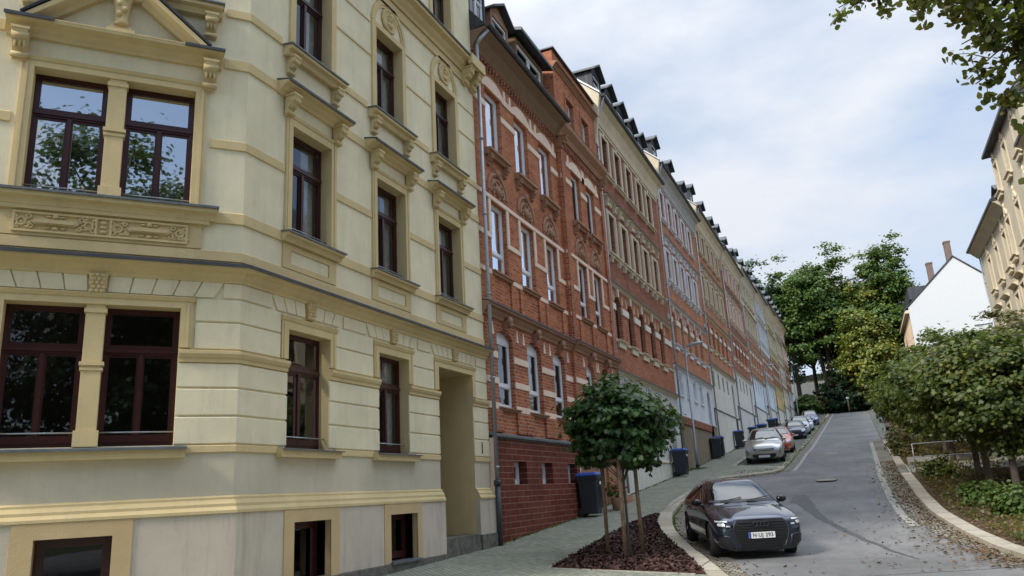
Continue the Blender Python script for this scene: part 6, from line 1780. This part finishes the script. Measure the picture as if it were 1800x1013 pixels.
# lime tree by the photographer whose branches hang into the upper right corner
def lime():
    bx, by = 5.6, 7.2
    root = empty('lime_tree', (bx, by, g(by)), 0, 'near lime tree whose olive branches hang in against the sky above the beige house', 'tree')
    gz = g(by)
    rg = random.Random(5); NR = np.random.default_rng(5)
    mb = MB()
    mb.tube([(0, 0, -.3), (0, 0, .3), (-.1, .1, 3.5), (-.3, .2, 7), (-.2, 0, 11)], [.42, .30, .26, .2, .1], 14)
    pts = []; nn = []
    def twig(a, b, r, n, ln=.42):
        a = Vector(a); b = Vector(b); mid = a.lerp(b, .5) + Vector((0, 0, .12 * (b - a).length))
        P_ = [a, a.lerp(mid, .55), mid, mid.lerp(b, .55), b]
        mb.tube(P_, [r, r * .75, r * .55, r * .35, r * .15], 6)
        for _ in range(n):
            t = rg.random() ** .7
            i = min(3, int(t * 4)); q = P_[i].lerp(P_[i + 1], t * 4 - i)
            e = q + Vector((rg.uniform(-1, 1), rg.uniform(-1, 1), rg.uniform(-1.0, .45))) * ln
            mb.tube([q, q.lerp(e, .5) + Vector((0, 0, .04)), e], [.007, .005, .003], 4, cap=False)
            for _ in range(30):
                u = rg.uniform(.15, 1.08); w = q.lerp(e, u)
                pts.append((w.x + rg.gauss(0, .05), w.y + rg.gauss(0, .05), w.z + rg.gauss(0, .05) - .03))
                nn.append((rg.gauss(0, .7), rg.gauss(0, .7), .7 + rg.gauss(0, .5)))
    # ends given as world points in the corner of the picture
    def W(u, zz, d): return (u * d - bx, d - by, zz * d - gz)      # direction (u, 1, zz) at distance d
    ends = [((.125, .575, 10.2), 26), ((.075, .588, 10.5), 18), ((.17, .555, 9.6), 26), ((.205, .54, 9.0), 26), ((.24, .52, 8.6), 26), ((.185, .50, 9.6), 22), ((.205, .47, 9.2), 20), ((.19, .445, 9.6), 16),
            ((.215, .42, 9.3), 20), ((.24, .45, 8.8), 24), ((.25, .40, 8.8), 12), ((.235, .36, 9.4), 7), ((.26, .31, 9.4), 5), ((.15, .60, 9.6), 24), ((.10, .62, 10.0), 24), ((.2, .60, 9.2), 26), ((.27, .50, 8.4), 24), ((.245, .335, 9.2), 10), ((.28, .42, 8.6), 20)]
    ends += [((.06, .592, 10.6), 14), ((.12, .60, 9.4), 30), ((.16, .59, 8.8), 30), ((.22, .58, 8.4), 30), ((.26, .56, 8.2), 30), ((.23, .49, 9.0), 30), ((.26, .46, 8.6), 30), ((.225, .545, 9.3), 20)]
    for (u, zz, d), n in ends:
        e = W(u, zz, d); s = Vector((-.2, .15, rg.uniform(4.6, 7.2)))
        s = s.lerp(Vector(e), .25) + Vector((0, 0, .5))
        mb.tube([(-.2, .15, s.z - .5), s], [.07, .05], 6)
        twig(s, e, .045, n)
    link('trunk', mb.mesh('trunk', M['bark']), root)
    p1 = np.array(pts); n1 = np.array(nn)
    # the crown above and behind
    P, n2, C = crown_points(7000, (4.2, 4.6, 3.6), 9, 150, .5, .35, .5, .2)
    P += np.array([1.6, -1.8, 9.6])
    W_ = P + np.array([bx, by, gz])
    keep = ~((W_[:, 1] > 0) & (W_[:, 0] / np.maximum(W_[:, 1], .01) < .34) & (W_[:, 2] / np.maximum(W_[:, 1], .01) < .70))
    link('crown', leaves('crown', np.vstack([p1, P[keep]]), np.vstack([n1, n2[keep]]), .082, 'lime', 'leaf_lime', 9, .35), root)
lime()
# trees behind the photographer, seen only as reflections in the panes
for i, (x, y, cz, rad) in enumerate(((5.8, -5.2, 9.4, (5.0, 5.0, 8.0)), (12.5, 1.5, 9.5, (4.4, 4.4, 8.2)), (3.2, -12.5, 10.2, (4.8, 4.8, 9.6)), (14.5, -10, 8.0, (5, 5, 7)), (-3.5, -19, 8.0, (5, 5, 7)))):
    tree('street_tree', ('tree behind the camera mirrored in the corner windows', 'tree on the junction mirrored in the left windows', 'tree across the junction mirrored low in the corner windows', 'far tree behind the junction mirrored in the panes', 'tree behind and left of the camera')[i],
         x, y, 14, cz, rad, (34000 if i < 3 else 9000), (.19 if i < 3 else .3), 'clump', 'leaf_blue', .3, 100 + i, 150, .75, 'trees around the junction', z=-1.9, inner=.3, lump=.2, nl=10)
# potted flowers by the stoop
def pot():
    root = empty('flower_pot', (-7.55, 25.6, g(25.6)), 0, 'pot of pink flowers on the pavement right of the nearest wheelie bin', 'flower pot')
    m = MB(); m.tube([(0, 0, 0), (0, 0, .32), (0, 0, .36)], [.14, .19, .20], 14); link('pot', m.mesh('pot', M['sandd']), root)
    P, nn, C = crown_points(420, (.32, .32, .30), 5, 30, .08); P[:, 2] += .62
    link('foliage', leaves('foliage', P, nn, .08, 'lime', 'leaf_shrub', 3), root)
    P, nn, C = crown_points(90, (.34, .34, .30), 6, 30, .05, .9); P[:, 2] += .68
    M['petal'] = plain('pink_petals', (.55, .03, .10), .6)
    link('blossom', leaves('blossom', P, nn, .085, 'clump', 'petal', 4), root)
pot()
# ------------------------------------------------------------------ litter, mulch chips, weeds
def litter():
    rg = np.random.default_rng(3); P = []
    for _ in range(2600):
        y = 15 + 26 * rg.random() ** 1.25
        e = RK(y)
        w = .45 + .8 * max(0, math.sin((y - 15) * .35)) if y < 26 else .5
        if rg.random() < .9: x = e - abs(rg.normal(0, .22 + .25 * w)); 
        else: x = e - rg.uniform(0, 2.6 if y < 24 else 1.2)
        P.append((x, y, g2(x, y) - .075 + rg.uniform(0, .02)))
    for _ in range(2600):
        y = 14.5 + 30 * rg.random(); x = RK(y) + .35 + abs(rg.normal(0, 1.0)); P.append((x, y, g2(x, y) + .01 + rg.uniform(0, .02)))
    for _ in range(260):
        y = 14 + 14 * rg.random(); x = KLi(y) + abs(rg.normal(0, .5)); P.append((x, y, g2(x, y) - .075))
    for _ in range(60):
        y = 12 + 30 * rg.random(); x = rg.uniform(-2, 1.2); P.append((x, y, g2(x, y) - .08))
    for _ in range(420):
        y = 36.6 + 4 * rg.random(); P.append((rg.uniform(-5.6, -3.4), y - .9, g(y) - .07))
    P = np.array(P); nn = rg.normal(size=P.shape) * .25 + np.array([0, 0, 1])
    tag(link('fallen_leaves', leaves('fallen_leaves', P, nn, .06, 'lime', 'leaf_litter', 8, .5, .3)), kind='stuff')
    # bark chips
    Q = []
    while len(Q) < 9000:
        y = rg.uniform(14.3, 24.3)
        a = float(np.interp(y, [14.2, 14.35, 18.1, 21.8, 24, 24.5], [-2.9, -5.6, -6.06, -6.2, -6.08, -5.93])); b = KL(y) - .03
        if a >= b: continue
        x = rg.uniform(a, b); Q.append((x, y, g2(x, y) + .035 + rg.uniform(0, .03)))
    Q = np.array(Q); nn = rg.normal(size=Q.shape) * .45 + np.array([0, 0, 1])
    M['chip'] = leafmat('bark_chip', [(0, (.020, .009, .007)), (.5, (.055, .026, .020)), (1, (.15, .08, .06))], .0, .85)
    tag(link('bark_chips', leaves('bark_chips', Q, nn, .085, 'quad', 'chip', 18, .5, .1)), kind='stuff')
    # tufts of grass and weeds along walls and lamp foot
    Q = []
    for _ in range(900):
        y = rg.uniform(18, 60); Q.append((-8.28 + abs(rg.normal(0, .05)), y, g(y) + .02))
    for _ in range(500):
        Q.append((-8.0 + rg.normal(0, .22), 42.7 + rg.normal(0, .5), g(42.7) + .03))
    for _ in range(700):
        y = rg.uniform(12, 36); Q.append((KLi(y) + .03 + abs(rg.normal(0, .03)), y, g2(KLi(y), y) - .08))
    for _ in range(1500):
        y = rg.uniform(40, 110); Q.append((-3.6 + rg.normal(0, .08), y, g(y) - .04))
    Q = np.array(Q); nn = rg.normal(size=Q.shape) + np.array([0, 0, .2])
    tag(link('weeds', leaves('weeds', Q, nn, .07, 'quad', 'leaf_shrub', 19, .5, .1)), kind='stuff')
    Q = []
    for _ in range(9000):
        y = rg.uniform(14.5, 58); x = RK(y) + .5 + abs(rg.normal(0, 2.2)); Q.append((x, y, g2(x, y) + .02 + abs(rg.normal(0, .04))))
    Q = np.array(Q); nn = rg.normal(size=Q.shape) + np.array([0, 0, .3])
    tag(link('ground_cover', leaves('ground_cover', Q, nn, .10, 'quad', 'leaf_rust', 20, .5, .1)), kind='stuff')
litter()
def far_house():
    root = empty('distant_house', (-6, 165, 11.6), 0, 'white house glimpsed between the trunks at the top of the street', 'house')
    m = MB(); m.box(-7, 7, 0, 9, -1, 7.5); link('wall', m.mesh('wall', M['whitewall']), root)
    m = MB(); m.prism([(-7.5, 7.5), (7.5, 7.5), (0, 8.6)], -.4, 9.4); link('roof', m.mesh('roof', M['slate']), root)
    for x in (-5, -2, 1, 4):
        m = MB(); m.box(x, x + 1.1, -.04, 0, 2, 3.6); link('window', m.mesh('window', M['gloss_black']), root)
far_house()

# ------------------------------------------------------------------ sky, sun, camera
SUN_EL, SUN_AZ = 38.0, 212.0       # azimuth clockwise from +Y: behind and left of the camera
def world():
    w = bpy.data.worlds.new('World'); SC.world = w; w.use_nodes = True
    nt = w.node_tree; nt.nodes.clear()
    out = nt.nodes.new('ShaderNodeOutputWorld'); bg = nt.nodes.new('ShaderNodeBackground')
    sky = nt.nodes.new('ShaderNodeTexSky'); sky.sky_type = 'NISHITA'; sky.sun_disc = False
    sky.sun_elevation = R(SUN_EL); sky.sun_rotation = R(SUN_AZ); sky.air_density = 1.0; sky.dust_density = .5
    v = nt.nodes.new('ShaderNodeTexCoord').outputs['Generated']
    mp = nt.nodes.new('ShaderNodeMapping'); mp.inputs['Scale'].default_value = (1, 1, 2.4); mp.inputs['Location'].default_value = (.35, .2, .1)
    nt.links.new(v, mp.inputs[0])
    n1 = noise_node(nt, mp.outputs[0], 1.9, 6, .55); n2 = noise_node(nt, mp.outputs[0], 5.5, 4, .5)
    f = math_(nt, 'ADD', math_(nt, 'MULTIPLY', n1, .88), math_(nt, 'MULTIPLY', n2, .12))
    sp = nt.nodes.new('ShaderNodeSeparateXYZ'); nt.links.new(v, sp.inputs[0])
    back = math_(nt, 'MULTIPLY', math_(nt, 'ADD', math_(nt, 'MULTIPLY', sp.outputs[1], -1.0), .05), .55, True)
    cov = ramp(nt, math_(nt, 'SUBTRACT', f, math_(nt, 'MULTIPLY', back, .38)), [(.36, (.25, .25, .25)), (.46, (.80, .80, .80)), (.60, (1, 1, 1))])
    cl = ramp(nt, f, [(.36, (2.4, 2.9, 3.8)), (.47, (3.05, 3.45, 4.1)), (.60, (3.95, 4.15, 4.5))])
    # an overcast sky is brighter towards the zenith
    zen = ramp(nt, sp.outputs[2], [(0, (.84, .84, .84)), (.56, (1, 1, 1)), (.72, (2.0, 2.0, 1.95)), (.9, (3.9, 3.85, 3.65))])
    nt.links.new(mixc(nt, cov, sky.outputs[0], mixc(nt, 1.0, cl, zen, 'MULTIPLY')), bg.inputs[0])
    bg.inputs[1].default_value = .105
    nt.links.new(bg.outputs[0], out.inputs[0])
world()
def sun():
    l = bpy.data.lights.new('sun', 'SUN'); l.energy = 1.9; l.angle = R(12); l.color = (1, .94, .84)
    o = bpy.data.objects.new('sun', l); COL.objects.link(o)
    az = R(SUN_AZ); el = R(SUN_EL)
    d = Vector((math.sin(az) * math.cos(el), math.cos(az) * math.cos(el), math.sin(el)))   # towards the sun
    o.rotation_euler = (-d).to_track_quat('-Z', 'Y').to_euler(); o.location = (0, -20, 40)
sun()
def camera():
    cam = bpy.data.cameras.new('camera'); o = bpy.data.objects.new('camera', cam); COL.objects.link(o)
    yaw, pitch, roll = .40032, .26044, -.05555
    fwd = Vector((-math.sin(yaw) * math.cos(pitch), math.cos(yaw) * math.cos(pitch), math.sin(pitch)))
    r = Vector((math.cos(yaw), math.sin(yaw), 0)); u = r.cross(fwd)
    r2 = r * math.cos(roll) + u * math.sin(roll); u2 = -r * math.sin(roll) + u * math.cos(roll)
    o.matrix_world = Matrix((r2, u2, -fwd)).transposed().to_4x4()
    cam.sensor_fit = 'HORIZONTAL'; cam.sensor_width = 36; cam.lens = 36 * 1376.66 / 1800
    cam.clip_start = .05; cam.clip_end = 5000
    SC.camera = o
camera()
vs = SC.view_settings
vs.view_transform = 'Standard'; vs.look = 'None'; vs.exposure = 1.10; vs.gamma = 1.0; vs.use_curve_mapping = False
SC.cycles.max_bounces = 6; SC.cycles.transparent_max_bounces = 12; SC.cycles.use_denoising = True
